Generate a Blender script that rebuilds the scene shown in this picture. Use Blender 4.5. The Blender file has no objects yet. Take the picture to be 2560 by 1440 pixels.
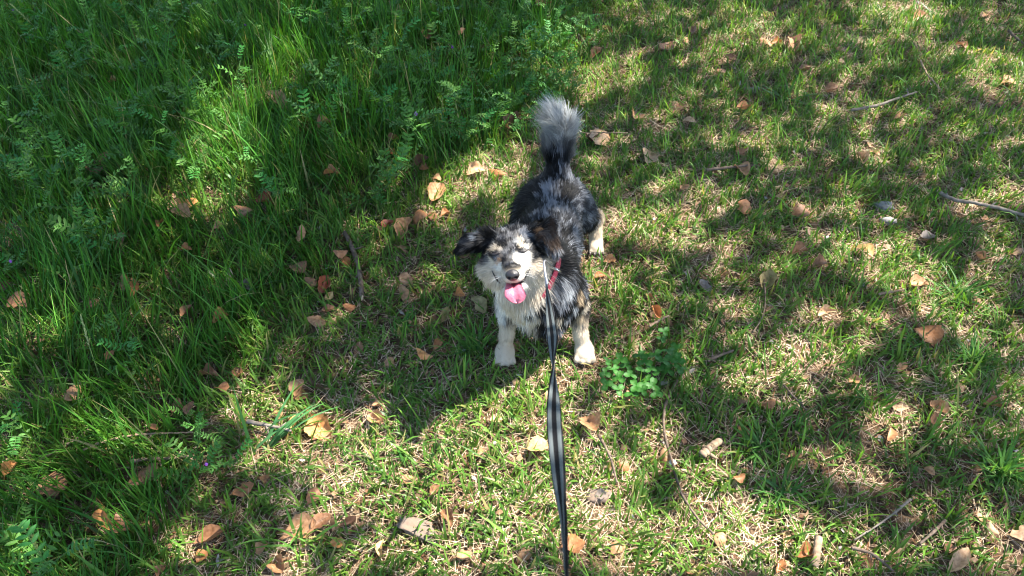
import bpy, math, random
import numpy as np
from mathutils import Vector, Matrix, kdtree

random.seed(7)
RNG = np.random.default_rng(11)
sc = bpy.context.scene
COL = sc.collection

# ------------------------------------------------------------------ camera
CAM_H, PITCH, FPX = 1.5, math.radians(45.0), 1934.0      # focal length in px of the 2560 px wide photograph
cam_d = bpy.data.cameras.new('camera')
cam_d.sensor_width = 36.0
cam_d.lens = 36.0 * FPX / 2560.0
cam_d.clip_start = 0.02
cam_d.clip_end = 2000
cam_d.dof.use_dof = True
cam_d.dof.focus_distance = 1.75
cam_d.dof.aperture_fstop = 11.0
cam = bpy.data.objects.new('camera', cam_d)
cam.location = (0, 0, CAM_H)
cam.rotation_euler = (math.pi / 2 - PITCH, 0, 0)
COL.objects.link(cam)
sc.camera = cam

# ------------------------------------------------------------------ sky, sun, exposure
SUN_EL, SUN_AZ = math.radians(56), math.radians(24)       # azimuth measured from +X towards +Y
SUN = np.array([math.cos(SUN_EL) * math.cos(SUN_AZ), math.cos(SUN_EL) * math.sin(SUN_AZ), math.sin(SUN_EL)])
w = bpy.data.worlds.new('World')
sc.world = w
w.use_nodes = True
nt = w.node_tree
sky = nt.nodes.new('ShaderNodeTexSky')
sky.sky_type = 'NISHITA'
sky.sun_disc = False
sky.sun_elevation = SUN_EL
sky.sun_rotation = math.pi / 2 - SUN_AZ
bg = nt.nodes['Background']
bg.inputs['Strength'].default_value = 0.122
nt.links.new(sky.outputs[0], bg.inputs['Color'])
sun_d = bpy.data.lights.new('sun', 'SUN')
sun_d.energy = 5.0
sun_d.angle = math.radians(0.53)
sun_d.color = (1.0, 0.95, 0.87)
sun = bpy.data.objects.new('sun', sun_d)
sun.rotation_euler = Vector(SUN).to_track_quat('Z', 'Y').to_euler()
sun.location = (6, 3, 10)
COL.objects.link(sun)
sc.view_settings.view_transform = 'Standard'
sc.view_settings.look = 'None'
sc.view_settings.gamma = 1.0
sc.view_settings.use_curve_mapping = False
sc.view_settings.exposure = 2.15
sc.cycles.filter_width = 1.1

# ------------------------------------------------------------------ pixel <-> place
SP, CP = math.sin(PITCH), math.cos(PITCH)
CAMP = np.array([0.0, 0.0, CAM_H])


def ray(px, py):
    u, v = (px - 1280.0) / FPX, (720.0 - py) / FPX
    return np.stack(np.broadcast_arrays(u, CP + v * SP, -SP + v * CP), -1)


def project(p):
    p = np.asarray(p, float)
    d = p[..., 1] * CP + (CAM_H - p[..., 2]) * SP
    up = p[..., 1] * SP - (CAM_H - p[..., 2]) * CP
    d = np.maximum(d, 0.05)
    return 1280 + FPX * p[..., 0] / d, 720 - FPX * up / d, d


def on_ground(px, py, z=0.0):
    r = ray(np.asarray(px, float), np.asarray(py, float))
    t = (z - CAM_H) / r[..., 2]
    return CAMP + r * t[..., None]


def at_depth(px, py, d):
    return CAMP + ray(px, py) * d


# ------------------------------------------------------------------ noise
def vnoise(p, seed=0):
    p = np.asarray(p, float)
    i = np.floor(p).astype(np.int64)
    f = p - i
    f = f * f * (3 - 2 * f)

    def h(a, b, c):
        n = (a * 374761393 + b * 668265263 + c * 2147483647 + seed * 1274126177) & 0xFFFFFFFF
        n = ((n ^ (n >> 13)) * 1274126177) & 0xFFFFFFFF
        n = ((n ^ (n >> 16)) * 2246822519) & 0xFFFFFFFF
        return ((n ^ (n >> 15)) & 0xFFFF) / 65535.0
    x, y, z = i[..., 0], i[..., 1], i[..., 2]
    fx, fy, fz = f[..., 0], f[..., 1], f[..., 2]
    r = 0
    for dx in (0, 1):
        for dy in (0, 1):
            for dz in (0, 1):
                r = r + h(x + dx, y + dy, z + dz) * (fx if dx else 1 - fx) * (fy if dy else 1 - fy) * (fz if dz else 1 - fz)
    return r


def n2(x, y, s, seed=0):
    return vnoise(np.stack([x * s, y * s, np.zeros_like(x) + seed * 3.7], -1), seed)


def sstep(a, b, x):
    t = np.clip((x - a) / (b - a), 0, 1)
    return t * t * (3 - 2 * t)


def gz(x, y):
    """height of the ground"""
    x, y = np.asarray(x, float), np.asarray(y, float)
    near = np.exp(-((x - .1) ** 2 + (y - 1.4) ** 2) / .25)
    return (0.016 * np.sin(2.1 * x + .7) * np.sin(1.7 * y + .3) + 0.008 * np.sin(6.3 * x + 1.9 * y) + .004 * np.sin(13 * y - 7 * x)) * (1 - near) * np.exp(-(x * x + y * y) / 400)


# ------------------------------------------------------------------ object helpers
def mesh_from(name, V, F, mat=None, col=None, smooth=True, attr=None):
    me = bpy.data.meshes.new(name)
    V = np.ascontiguousarray(V, np.float32)
    if isinstance(F, np.ndarray):
        n, k = F.shape
        me.vertices.add(len(V))
        me.vertices.foreach_set('co', V.ravel())
        me.loops.add(n * k)
        me.loops.foreach_set('vertex_index', np.ascontiguousarray(F, np.int32).ravel())
        me.polygons.add(n)
        me.polygons.foreach_set('loop_start', np.arange(n, dtype=np.int32) * k)
        me.update(calc_edges=True)
    else:
        me.from_pydata([tuple(map(float, v)) for v in V], [], F)
        me.update()
    if col is not None:
        a = me.color_attributes.new('Col', 'FLOAT_COLOR', 'POINT')
        c = np.ones((len(V), 4), np.float32)
        c[:, :3] = col
        a.data.foreach_set('color', c.ravel())
    if smooth:
        me.polygons.foreach_set('use_smooth', np.ones(len(me.polygons), bool))
    if mat:
        me.materials.append(mat)
    return me


def link(name, me, parent=None, loc=None):
    o = bpy.data.objects.new(name, me)
    COL.objects.link(o)
    if parent is not None:
        o.parent = parent
    if loc is not None:
        o.location = loc
    return o


def empty(name, loc=(0, 0, 0)):
    o = bpy.data.objects.new(name, None)
    o.empty_display_size = .05
    o.location = loc
    COL.objects.link(o)
    return o


def tag(o, label=None, cat=None, group=None, kind=None):
    if label:
        o['label'] = label
    if cat:
        o['category'] = cat
    if group:
        o['group'] = group
    if kind:
        o['kind'] = kind
    return o


def tube(pts, rad, sides=6, cap=True):
    P = np.asarray(pts, float)
    n = len(P)
    R = np.broadcast_to(np.asarray(rad, float), (n,))
    T = np.gradient(P, axis=0)
    T /= np.linalg.norm(T, axis=1)[:, None] + 1e-9
    up = np.array([0, 0, 1.0])
    if abs(T[0] @ up) > .9:
        up = np.array([1.0, 0, 0])
    N = up - T[0] * (up @ T[0])
    N /= np.linalg.norm(N)
    V = []
    for i in range(n):
        N = N - T[i] * (N @ T[i])
        N /= np.linalg.norm(N) + 1e-9
        B = np.cross(T[i], N)
        for k in range(sides):
            a = 2 * math.pi * k / sides
            V.append(P[i] + R[i] * (math.cos(a) * N + math.sin(a) * B))
    F = []
    for i in range(n - 1):
        for k in range(sides):
            k2 = (k + 1) % sides
            F.append((i * sides + k, i * sides + k2, (i + 1) * sides + k2, (i + 1) * sides + k))
    if cap:
        F.append(tuple(range(sides))[::-1])
        F.append(tuple((n - 1) * sides + k for k in range(sides)))
    return np.array(V), F


def merge(parts):
    V, F, o = [], [], 0
    for v, f in parts:
        V.append(np.asarray(v))
        F += [tuple(int(i) + o for i in q) for q in f]
        o += len(v)
    return np.concatenate(V), F


def smooth_path(pts, n=24):
    P = np.asarray(pts, float)
    m = len(P)
    out = []
    for s in np.linspace(0, m - 1, n):
        i = min(int(s), m - 2)
        t = s - i
        p0, p1, p2, p3 = P[max(i - 1, 0)], P[i], P[i + 1], P[min(i + 2, m - 1)]
        out.append(.5 * ((2 * p1) + (-p0 + p2) * t + (2 * p0 - 5 * p1 + 4 * p2 - p3) * t * t + (-p0 + 3 * p1 - 3 * p2 + p3) * t ** 3))
    return np.array(out)


# ------------------------------------------------------------------ materials
def new_mat(name):
    m = bpy.data.materials.new(name)
    m.use_nodes = True
    t = m.node_tree
    return m, t, t.nodes['Principled BSDF']


def foliage_mat(name, rough=.5, spec=.35, trans=.35, tint=(1, 1, 1), hue_noise=True):
    m, t, b = new_mat(name)
    a = t.nodes.new('ShaderNodeAttribute')
    a.attribute_name = 'Col'
    src = a.outputs['Color']
    b.inputs['Roughness'].default_value = rough
    b.inputs['Specular IOR Level'].default_value = spec
    t.links.new(src, b.inputs['Base Color'])
    tr = t.nodes.new('ShaderNodeBsdfTranslucent')
    mul = t.nodes.new('ShaderNodeMix')
    mul.data_type = 'RGBA'
    mul.blend_type = 'MULTIPLY'
    mul.inputs['Factor'].default_value = 1
    t.links.new(src, mul.inputs['A'])
    mul.inputs['B'].default_value = (*tint, 1)
    t.links.new(mul.outputs['Result'], tr.inputs['Color'])
    mx = t.nodes.new('ShaderNodeMixShader')
    mx.inputs['Fac'].default_value = trans
    t.links.new(b.outputs[0], mx.inputs[1])
    t.links.new(tr.outputs[0], mx.inputs[2])
    t.links.new(mx.outputs[0], t.nodes['Material Output'].inputs['Surface'])
    return m


def flat_mat(name, color, rough=.6, spec=.4, metal=0.0, noise=None):
    m, t, b = new_mat(name)
    b.inputs['Base Color'].default_value = (*color, 1)
    b.inputs['Roughness'].default_value = rough
    b.inputs['Specular IOR Level'].default_value = spec
    b.inputs['Metallic'].default_value = metal
    if noise:
        c2, scale, bump = noise
        tc = t.nodes.new('ShaderNodeTexCoord')
        nz = t.nodes.new('ShaderNodeTexNoise')
        nz.inputs['Scale'].default_value = scale
        nz.inputs['Detail'].default_value = 5
        t.links.new(tc.outputs['Object'], nz.inputs['Vector'])
        r = t.nodes.new('ShaderNodeValToRGB')
        r.color_ramp.elements[0].position = .35
        r.color_ramp.elements[1].position = .65
        r.color_ramp.elements[0].color = (*color, 1)
        r.color_ramp.elements[1].color = (*c2, 1)
        t.links.new(nz.outputs['Fac'], r.inputs['Fac'])
        t.links.new(r.outputs['Color'], b.inputs['Base Color'])
        bp = t.nodes.new('ShaderNodeBump')
        bp.inputs['Strength'].default_value = bump
        bp.inputs['Distance'].default_value = .003
        t.links.new(nz.outputs['Fac'], bp.inputs['Height'])
        t.links.new(bp.outputs['Normal'], b.inputs['Normal'])
    return m


M_grass = foliage_mat('grass_blade', .42, .24, .42, (1.25, 1.2, .5))
M_straw = foliage_mat('dry_straw', .8, .1, .2)
M_vetch = foliage_mat('vetch_leaf', .5, .25, .35, (1.2, 1.15, .6))
M_canopy = foliage_mat('tree_leaf', .5, .4, .3, (1.3, 1.3, .5))


def dead_leaf_mat():
    m, t, b = new_mat('dead_leaf')
    a = t.nodes.new('ShaderNodeAttribute')
    a.attribute_name = 'Col'
    tc = t.nodes.new('ShaderNodeTexCoord')
    nz = t.nodes.new('ShaderNodeTexNoise')
    nz.inputs['Scale'].default_value = 120
    nz.inputs['Detail'].default_value = 6
    t.links.new(tc.outputs['Object'], nz.inputs['Vector'])
    r = t.nodes.new('ShaderNodeValToRGB')
    r.color_ramp.elements[0].position = .3
    r.color_ramp.elements[0].color = (.45, .38, .32, 1)
    r.color_ramp.elements[1].position = .58
    r.color_ramp.elements[1].color = (1.0, 1.0, 1.0, 1)
    t.links.new(nz.outputs['Fac'], r.inputs['Fac'])
    mul = t.nodes.new('ShaderNodeMix')
    mul.data_type = 'RGBA'
    mul.blend_type = 'MULTIPLY'
    mul.inputs['Factor'].default_value = .75
    t.links.new(a.outputs['Color'], mul.inputs['A'])
    t.links.new(r.outputs['Color'], mul.inputs['B'])
    t.links.new(mul.outputs['Result'], b.inputs['Base Color'])
    b.inputs['Roughness'].default_value = .55
    b.inputs['Specular IOR Level'].default_value = .35
    bp = t.nodes.new('ShaderNodeBump')
    bp.inputs['Strength'].default_value = .5
    bp.inputs['Distance'].default_value = .002
    t.links.new(nz.outputs['Fac'], bp.inputs['Height'])
    t.links.new(bp.outputs['Normal'], b.inputs['Normal'])
    tr = t.nodes.new('ShaderNodeBsdfTranslucent')
    t.links.new(mul.outputs['Result'], tr.inputs['Color'])
    mx = t.nodes.new('ShaderNodeMixShader')
    mx.inputs['Fac'].default_value = .18
    t.links.new(b.outputs[0], mx.inputs[1])
    t.links.new(tr.outputs[0], mx.inputs[2])
    t.links.new(mx.outputs[0], t.nodes['Material Output'].inputs['Surface'])
    return m


M_dead = dead_leaf_mat()
M_soil = flat_mat('soil', (.040, .025, .015), .95, .05, 0, ((.15, .098, .06), 38, .8))
M_twig = flat_mat('twig_bark', (.075, .052, .036), .9, .1, 0, ((.16, .12, .09), 90, .6))
M_twig_pale = flat_mat('pale_twig_bark', (.32, .23, .15), .9, .1, 0, ((.18, .12, .08), 70, .6))
M_twig_grey = flat_mat('grey_twig_bark', (.12, .10, .08), .9, .1, 0, ((.22, .185, .15), 80, .6))
M_wood = flat_mat('broken_wood', (.55, .42, .27), .8, .2, 0, ((.42, .30, .18), 120, .5))
M_stone = flat_mat('pale_stone', (.30, .28, .26), .9, .15, 0, ((.15, .14, .125), 110, .8))

# ================================================================== SETTING: ground
xs = np.concatenate([-np.geomspace(400, 4.2, 16), np.linspace(-4, 4, 161), np.geomspace(4.2, 400, 16)])
ys = np.concatenate([-np.geomspace(400, 1.2, 16), np.linspace(-1, 6, 141), np.geomspace(6.2, 400, 16)])
X, Y = np.meshgrid(xs, ys, indexing='ij')
Z = gz(X, Y)
nx, ny = X.shape
I = np.arange(nx * ny).reshape(nx, ny)
F = np.stack([I[:-1, :-1], I[1:, :-1], I[1:, 1:], I[:-1, 1:]], -1).reshape(-1, 4)
tag(link('ground', mesh_from('ground', np.stack([X, Y, Z], -1).reshape(-1, 3), F, M_soil)), kind='structure')

# ------------------------------------------------------------------ where the grass is long, and the light patches
EDGE_Y = [-400, 0, 150, 300, 420, 550, 700, 900, 1100, 1300, 1440, 2200]
EDGE_X = [1750, 1610, 1520, 1390, 1260, 1080, 930, 760, 590, 520, 510, 440]


def tallness(x, y):
    px, py, _ = project(np.stack([x, y, np.zeros_like(x)], -1))
    e = np.interp(py, EDGE_Y, EDGE_X)
    s = (e - px) / 420 + .5 * (n2(x, y, 3.2, 5) - .5) + .35 * (n2(x, y, 9, 6) - .5)
    return sstep(-.12, .75, s) * np.interp(py, [0, 450, 700, 1440], [1, .95, .7, .75])


def shady_side(x, y):
    """the greener, shaded strip of lawn beside the long grass"""
    px, py, _ = project(np.stack([x, y, np.zeros_like(x)], -1))
    return np.exp(-((px - 900) / 330) ** 4 - ((py - 780) / 230) ** 4)


def half_width(y, margin):
    return .662 * CP * (y + 1.5) + margin


def scatter(n, y0=.42, y1=3.9, margin=.4):
    out = []
    tot = 0
    while tot < n:
        y = RNG.uniform(y0, y1, n)
        x = RNG.uniform(-3.2, 3.2, n)
        k = np.abs(x) < half_width(y, margin)
        out.append(np.stack([x[k], y[k]], -1))
        tot += k.sum()
    return np.concatenate(out)[:n]


# dead leaves: px, py, long side in px, direction in the picture (degrees), width ratio, tone, curl
LEAVES = [
    (1498, 335, 62, 65, .75, 'pale', .3), (1481, 343, 40, 40, .6, 'dark', .8), (1587, 288, 38, 80, .8, 'tan', .3),
    (1690, 270, 46, 75, .8, 'brown', .3), (1720, 302, 42, -12, .5, 'pale', .3), (1627, 388, 52, 70, .8, 'pale', .15),
    (1848, 378, 32, 80, .75, 'rust', .6), (1850, 430, 44, -48, .7, 'tan', .3), (1785, 432, 32, -15, .4, 'brown', .5),
    (1712, 470, 28, 15, .6, 'tan', .4), (2152, 392, 36, -62, .55, 'pale', .4), (2188, 380, 32, -20, .5, 'pale', .6),
    (2190, 292, 28, 80, .5, 'pale', .3), (2243, 302, 28, 30, .5, 'tan', .5), (2507, 212, 46, 78, .7, 'tan', .4),
    (1712, 95, 32, -70, .45, 'tan', .5), (1735, 70, 30, 70, .5, 'brown', .5), (1660, 115, 42, 40, .6, 'brown', .5),
    (1915, 98, 36, -30, .6, 'tan', .5), (1943, 102, 28, 10, .5, 'rust', .5), (1983, 106, 38, -60, .6, 'tan', .4),
    (2010, 172, 44, 20, .45, 'brown', .6), (1880, 215, 44, -20, .5, 'grey', .4), (1828, 132, 38, 5, .4, 'dark', .3),
    (1808, 168, 36, 0, .5, 'brown', .4), (1860, 262, 44, 20, .4, 'brown', .6), (1861, 519, 40, 82, .8, 'rust', .25),
    (2005, 527, 42, -40, .75, 'brown', .35), (2157, 631, 58, -38, .45, 'yellow', .3), (1998, 636, 42, 8, .5, 'brown', .4),
    (2045, 667, 38, 20, .7, 'brown', .4), (1915, 708, 42, 75, .7, 'olive', .4), (1810, 688, 32, 10, .6, 'tan', .4),
    (1922, 780, 26, 40, .5, 'tan', .4), (1640, 782, 40, -60, .5, 'rust', .6), (1622, 745, 30, -70, .4, 'tan', .6),
    (1762, 716, 40, -38, .6, 'grey', .4), (2065, 790, 50, 6, .4, 'pale', .5), (2314, 844, 74, -50, .75, 'rust', .25),
    (2542, 625, 34, 20, .6, 'tan', .4), (2455, 635, 44, -22, .45, 'tan', .6), (2462, 547, 20, 0, .8, 'tan', .3),
    (2360, 549, 18, 60, .7, 'tan', .3), (2320, 590, 40, 10, .6, 'grey', .4), (2300, 706, 56, 0, .6, 'tan', .3),
    (1855, 878, 32, -62, .4, 'tan', .6), (1560, 990, 50, 80, .42, 'tan', .4), (1782, 945, 30, 0, .8, 'tan', .3),
    (1478, 1062, 56, -60, .75, 'tan', .3), (1345, 1122, 66, 8, .8, 'yellow', .2), (1432, 1374, 62, 8, .6, 'rust', .3),
    (1541, 1380, 44, 50, .6, 'tan', .4), (1312, 1400, 56, 42, .4, 'tan', .5), (1670, 1147, 56, -50, .45, 'tan', .3),
    (1858, 1080, 36, -42, .5, 'rust', .3), (1981, 1150, 34, 10, .4, 'tan', .6), (2215, 1095, 40, 80, .5, 'tan', .4),
    (2238, 1030, 58, -5, .45, 'pale', .3), (2342, 1026, 56, -45, .65, 'tan', .25), (2480, 1015, 50, 0, .5, 'rust', .6),
    (2335, 1066, 32, 10, .8, 'brown', .5), (2395, 974, 28, -40, .8, 'tan', .4), (2318, 1185, 34, -40, .5, 'tan', .4),
    (2450, 1302, 44, -35, .5, 'tan', .5), (2474, 1330, 44, -50, .5, 'pale', .4), (2544, 1340, 56, 10, .6, 'pale', .3),
    (2390, 1410, 74, 52, .4, 'pale', .4), (2372, 1385, 36, 10, .7, 'brown', .4), (1963, 1353, 52, 75, .4, 'pale', .5),
    (1800, 1356, 44, 80, .55, 'tan', .4), (1948, 1418, 44, 60, .5, 'rust', .7), (2160, 1408, 46, -50, .4, 'tan', .4),
    (1846, 1200, 34, 20, .6, 'rust', .5), (2015, 1388, 44, 15, .6, 'rust', .5), (1190, 430, 54, 18, .6, 'pale', .25),
    (1242, 430, 44, -20, .6, 'rust', .6), (1090, 450, 28, 70, .6, 'tan', .4), (1092, 486, 54, 55, .7, 'tan', .4),
    (1055, 408, 40, 20, .5, 'dark', .5), (1060, 428, 28, 0, .6, 'brown', .4), (1283, 298, 54, 60, .5, 'brown', .5),
    (1068, 90, 44, -68, .5, 'brown', .4), (1155, 75, 28, 60, .5, 'brown', .4), (1360, 12, 48, 40, .6, 'rust', .5),
    (1520, 68, 34, -18, .4, 'rust', .4), (1212, 110, 28, -70, .5, 'brown', .4), (1490, 128, 30, 30, .5, 'rust', .4),
    (830, 436, 48, -6, .45, 'rust', .4), (812, 320, 44, 15, .6, 'brown', .4), (985, 355, 34, 20, .6, 'brown', .4),
    (978, 386, 34, -30, .5, 'rust', .4), (755, 586, 40, 75, .5, 'tan', .4), (744, 660, 54, 20, .75, 'brown', .25),
    (808, 710, 52, 70, .5, 'red', .6), (822, 738, 30, 40, .6, 'yellow', .4), (774, 702, 36, -40, .5, 'brown', .5),
    (850, 630, 38, 10, .7, 'brown', .4), (856, 656, 40, -50, .5, 'rust', .5), (970, 565, 36, 40, .7, 'red', .4),
    (1015, 577, 54, 62, .6, 'tan', .4), (1045, 545, 40, 70, .7, 'rust', .5), (1085, 545, 40, -70, .4, 'brown', .4),
    (1115, 538, 28, 20, .6, 'rust', .4), (1015, 700, 46, -45, .6, 'tan', .4), (1010, 740, 50, -60, .4, 'tan', .6),
    (875, 773, 34, -30, .8, 'rust', .6), (790, 800, 50, -8, .5, 'tan', .4), (820, 772, 38, 20, .6, 'brown', .4),
    (880, 733, 24, 80, .5, 'brown', .4), (1105, 796, 64, 52, .4, 'olive', .3), (1195, 762, 56, -50, .55, 'olive', .3),
    (1150, 740, 28, -15, .6, 'orange', .7), (1062, 886, 46, -26, .35, 'orange', .4), (1098, 862, 42, 55, .6, 'rust', .4),
    (970, 905, 34, 40, .8, 'tan', .4), (895, 876, 36, 75, .7, 'brown', .5), (800, 1060, 78, -50, .7, 'orange', .3),
    (745, 962, 48, 60, .7, 'tan', .3), (752, 986, 38, 0, .8, 'brown', .4), (692, 1030, 34, -60, .6, 'tan', .5),
    (732, 1050, 44, 76, .35, 'orange', .4), (945, 1010, 34, 10, .8, 'tan', .3), (940, 1046, 44, -30, .6, 'tan', .5),
    (520, 932, 62, -8, .5, 'brown', .7), (590, 926, 40, 60, .5, 'brown', .4), (556, 960, 32, 0, .7, 'rust', .4),
    (436, 1010, 50, 70, .6, 'brown', .4), (472, 1012, 44, 70, .65, 'brown', .4), (180, 980, 56, 40, .6, 'tan', .3),
    (125, 1210, 84, 22, .75, 'brown', .15), (605, 1215, 66, 20, .5, 'rust', .25), (662, 1190, 28, 75, .7, 'rust', .4),
    (378, 1060, 38, -30, .4, 'brown', .4), (355, 1180, 90, 35, .5, 'brown', .4), (258, 1125, 28, 60, .5, 'rust', .4),
    (22, 1168, 52, 60, .5, 'orange', .6), (270, 1290, 90, -62, .35, 'orange', .4), (302, 1305, 66, -62, .5, 'brown', .5),
    (520, 1335, 88, 22, .35, 'brown', .4), (650, 1365, 50, 58, .6, 'tan', .3), (692, 1405, 78, -60, .45, 'tan', .5),
    (748, 1322, 120, 18, .6, 'tan', .25), (800, 1300, 66, 40, .5, 'brown', .4), (840, 1350, 40, 22, .6, 'orange', .3),
    (872, 1302, 50, 30, .4, 'dark', .5), (500, 1385, 40, 60, .6, 'rust', .4), (402, 1425, 42, 60, .6, 'brown', .4),
    (780, 1236, 50, 55, .6, 'brown', .5), (1118, 1298, 50, -60, .45, 'brown', .6), (955, 1370, 50, 80, .3, 'yellow', .4),
    (45, 760, 48, -5, .8, 'brown', .2), (14, 715, 36, 60, .6, 'dark', .4), (308, 712, 44, 82, .45, 'brown', .4),
    (328, 722, 40, 78, .4, 'rust', .4), (465, 503, 62, 5, .7, 'orange', .3), (545, 562, 34, 30, .5, 'tan', .4),
    (450, 532, 50, -10, .6, 'tan', .4), (605, 526, 54, -30, .6, 'brown', .4), (660, 502, 52, 5, .6, 'red', .4),
    (690, 252, 70, -36, .45, 'tan', .3), (287, 212, 32, 10, .7, 'tan', .3), (265, 405, 36, 60, .5, 'brown', .4),
    (240, 432, 56, 10, .6, 'brown', .4), (462, 372, 30, 30, .6, 'rust', .4), (305, 600, 34, 80, .4, 'brown', .4),
    (402, 560, 28, 60, .5, 'rust', .4), (465, 622, 32, 0, .5, 'rust', .4), (570, 686, 38, 70, .5, 'grey', .5),
    (612, 706, 40, -30, .7, 'grey', .5), (462, 770, 42, 50, .4, 'brown', .4), (548, 786, 54, 40, .5, 'rust', .5),
    (235, 760, 40, 40, .5, 'brown', .5), (100, 845, 34, 30, .6, 'brown', .4), (270, 885, 36, 60, .5, 'rust', .4),
    (1160, 640, 30, 20, .6, 'brown', .4), (1290, 868, 30, 60, .6, 'tan', .3), (1480, 908, 34, -10, .4, 'rust', .4),
    (1525, 650, 30, 10, .6, 'tan', .4), (1500, 690, 36, 30, .5, 'rust', .4), (2130, 960, 30, 0, .6, 'tan', .4),
    (2440, 1180, 34, 40, .5, 'brown', .4), (2080, 220, 34, 10, .5, 'brown', .4), (2300, 50, 44, 20, .5, 'tan', .4),
    (2460, 45, 36, 30, .5, 'tan', .4), (2400, 120, 34, -30, .5, 'brown', .4), (2100, 130, 30, 10, .5, 'tan', .4),
    (1920, 1010, 40, 20, .5, 'rust', .5), (2250, 930, 32, 50, .5, 'tan', .4), (1560, 1170, 34, -30, .6, 'rust', .4),
    (1240, 1055, 40, 10, .6, 'pale', .3), (1205, 1140, 34, 30, .5, 'tan', .4), (1020, 1200, 36, -20, .5, 'tan', .4),
    (1090, 1230, 34, 40, .5, 'brown', .4), (1160, 1395, 40, 20, .5, 'tan', .4), (1500, 1245, 30, 0, .7, 'grey', .3),
    (2555, 1180, 30, 20, .6, 'tan', .4), (2210, 1240, 32, 30, .5, 'brown', .4), (2060, 1180, 30, 60, .5, 'brown', .4),
]

# patches where the sun comes through the crown: px, py, rx, ry, tilt(deg, picture), strength
LIT = [
    (1270, 1060, 170, 90, 0, 1), (1330, 960, 130, 60, 0, 1), (1180, 1130, 220, 100, 10, 1), (900, 1100, 260, 70, 12, .95),
    (700, 1060, 120, 80, 0, .9), (1050, 1010, 90, 50, 30, .75), (1330, 1200, 160, 90, 0, .9), (1080, 1380, 190, 90, 0, .9),
    (1300, 1360, 160, 80, 0, .8), (740, 1400, 110, 60, 0, .7), (1560, 1120, 90, 60, 0, .7), (1230, 1270, 330, 110, 0, .95), (980, 1210, 220, 90, 10, .9), (1640, 1370, 240, 100, 0, .95), (1480, 1230, 110, 80, 0, .85),
    (1900, 1330, 190, 70, -22, 1), (1720, 1390, 150, 90, 0, 1), (1800, 1240, 90, 40, -30, .9), (2060, 1390, 120, 60, 0, .85), (1560, 1350, 110, 60, 0, .7),
    (1960, 930, 170, 55, 12, 1), (2020, 1000, 90, 45, 0, .8), (2240, 670, 110, 70, -25, 1), (2320, 760, 110, 50, -20, .9), (2120, 620, 60, 30, -20, .8),
    (1640, 580, 130, 55, -10, 1), (1545, 560, 60, 40, 0, .9), (1740, 600, 80, 35, -15, .8), (1480, 720, 80, 60, 0, .6),
    (1190, 450, 110, 60, 15, .95), (1120, 500, 70, 50, 0, .8), (1240, 390, 60, 40, 0, .7), (1260, 520, 40, 40, 0, .7),
    (1530, 190, 90, 45, 25, 1), (1360, 150, 90, 60, 0, .7), (1450, 240, 50, 30, 0, .6), (1400, 320, 60, 30, 0, .5),
    (2250, 45, 120, 40, 0, 1), (1860, 95, 110, 40, 10, .75), (2480, 200, 110, 60, 0, .9), (2400, 160, 60, 30, 0, .6), (1840, 50, 40, 40, 0, .8),
    (500, 500, 70, 55, -25, 1), (520, 350, 85, 80, 0, .95), (570, 430, 60, 70, 0, .95), (600, 270, 40, 30, 0, .6),
    (690, 220, 60, 50, -35, 1), (700, 150, 40, 50, 0, .7), (250, 1110, 160, 35, 8, .6), (20, 1130, 60, 50, 0, .8), (640, 930, 60, 120, 0, .5),
    (1900, 340, 60, 40, 0, .7), (1900, 70, 30, 20, 0, .6), (2440, 800, 90, 60, 0, .5), (2520, 480, 50, 40, 0, .5), (1740, 480, 80, 40, 0, .4),
    (2480, 1000, 80, 40, 0, .6), (2240, 1060, 90, 40, 0, .5), (2440, 1330, 100, 60, 0, .65), (2250, 1400, 80, 40, 0, .5), (1500, 400, 60, 40, 0, .6),
    (1610, 1200, 50, 40, 0, .8), (2080, 440, 60, 30, 0, .4), (1680, 840, 40, 30, 0, .5), (1960, 660, 50, 25, 0, .4),
    (580, 110, 30, 40, 0, .4), (840, 130, 40, 30, 0, .35), (1010, 310, 40, 30, 0, .3), (290, 170, 40, 30, 0, .3),
]


def lit_mask(x, y):
    px, py, d = project(np.stack([x, y, np.zeros_like(x)], -1))
    m = np.zeros_like(x)
    for cx, cy, rx, ry, a, s in LIT:
        a = math.radians(a)
        dx, dy = px - cx, -(py - cy)
        u = (dx * math.cos(a) + dy * math.sin(a)) / rx
        v = (-dx * math.sin(a) + dy * math.cos(a)) / ry
        m = np.maximum(m, min(1, s * 1.06) * (1 - sstep(.85, 1.2, np.sqrt(u * u + v * v))))
    return m


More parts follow.
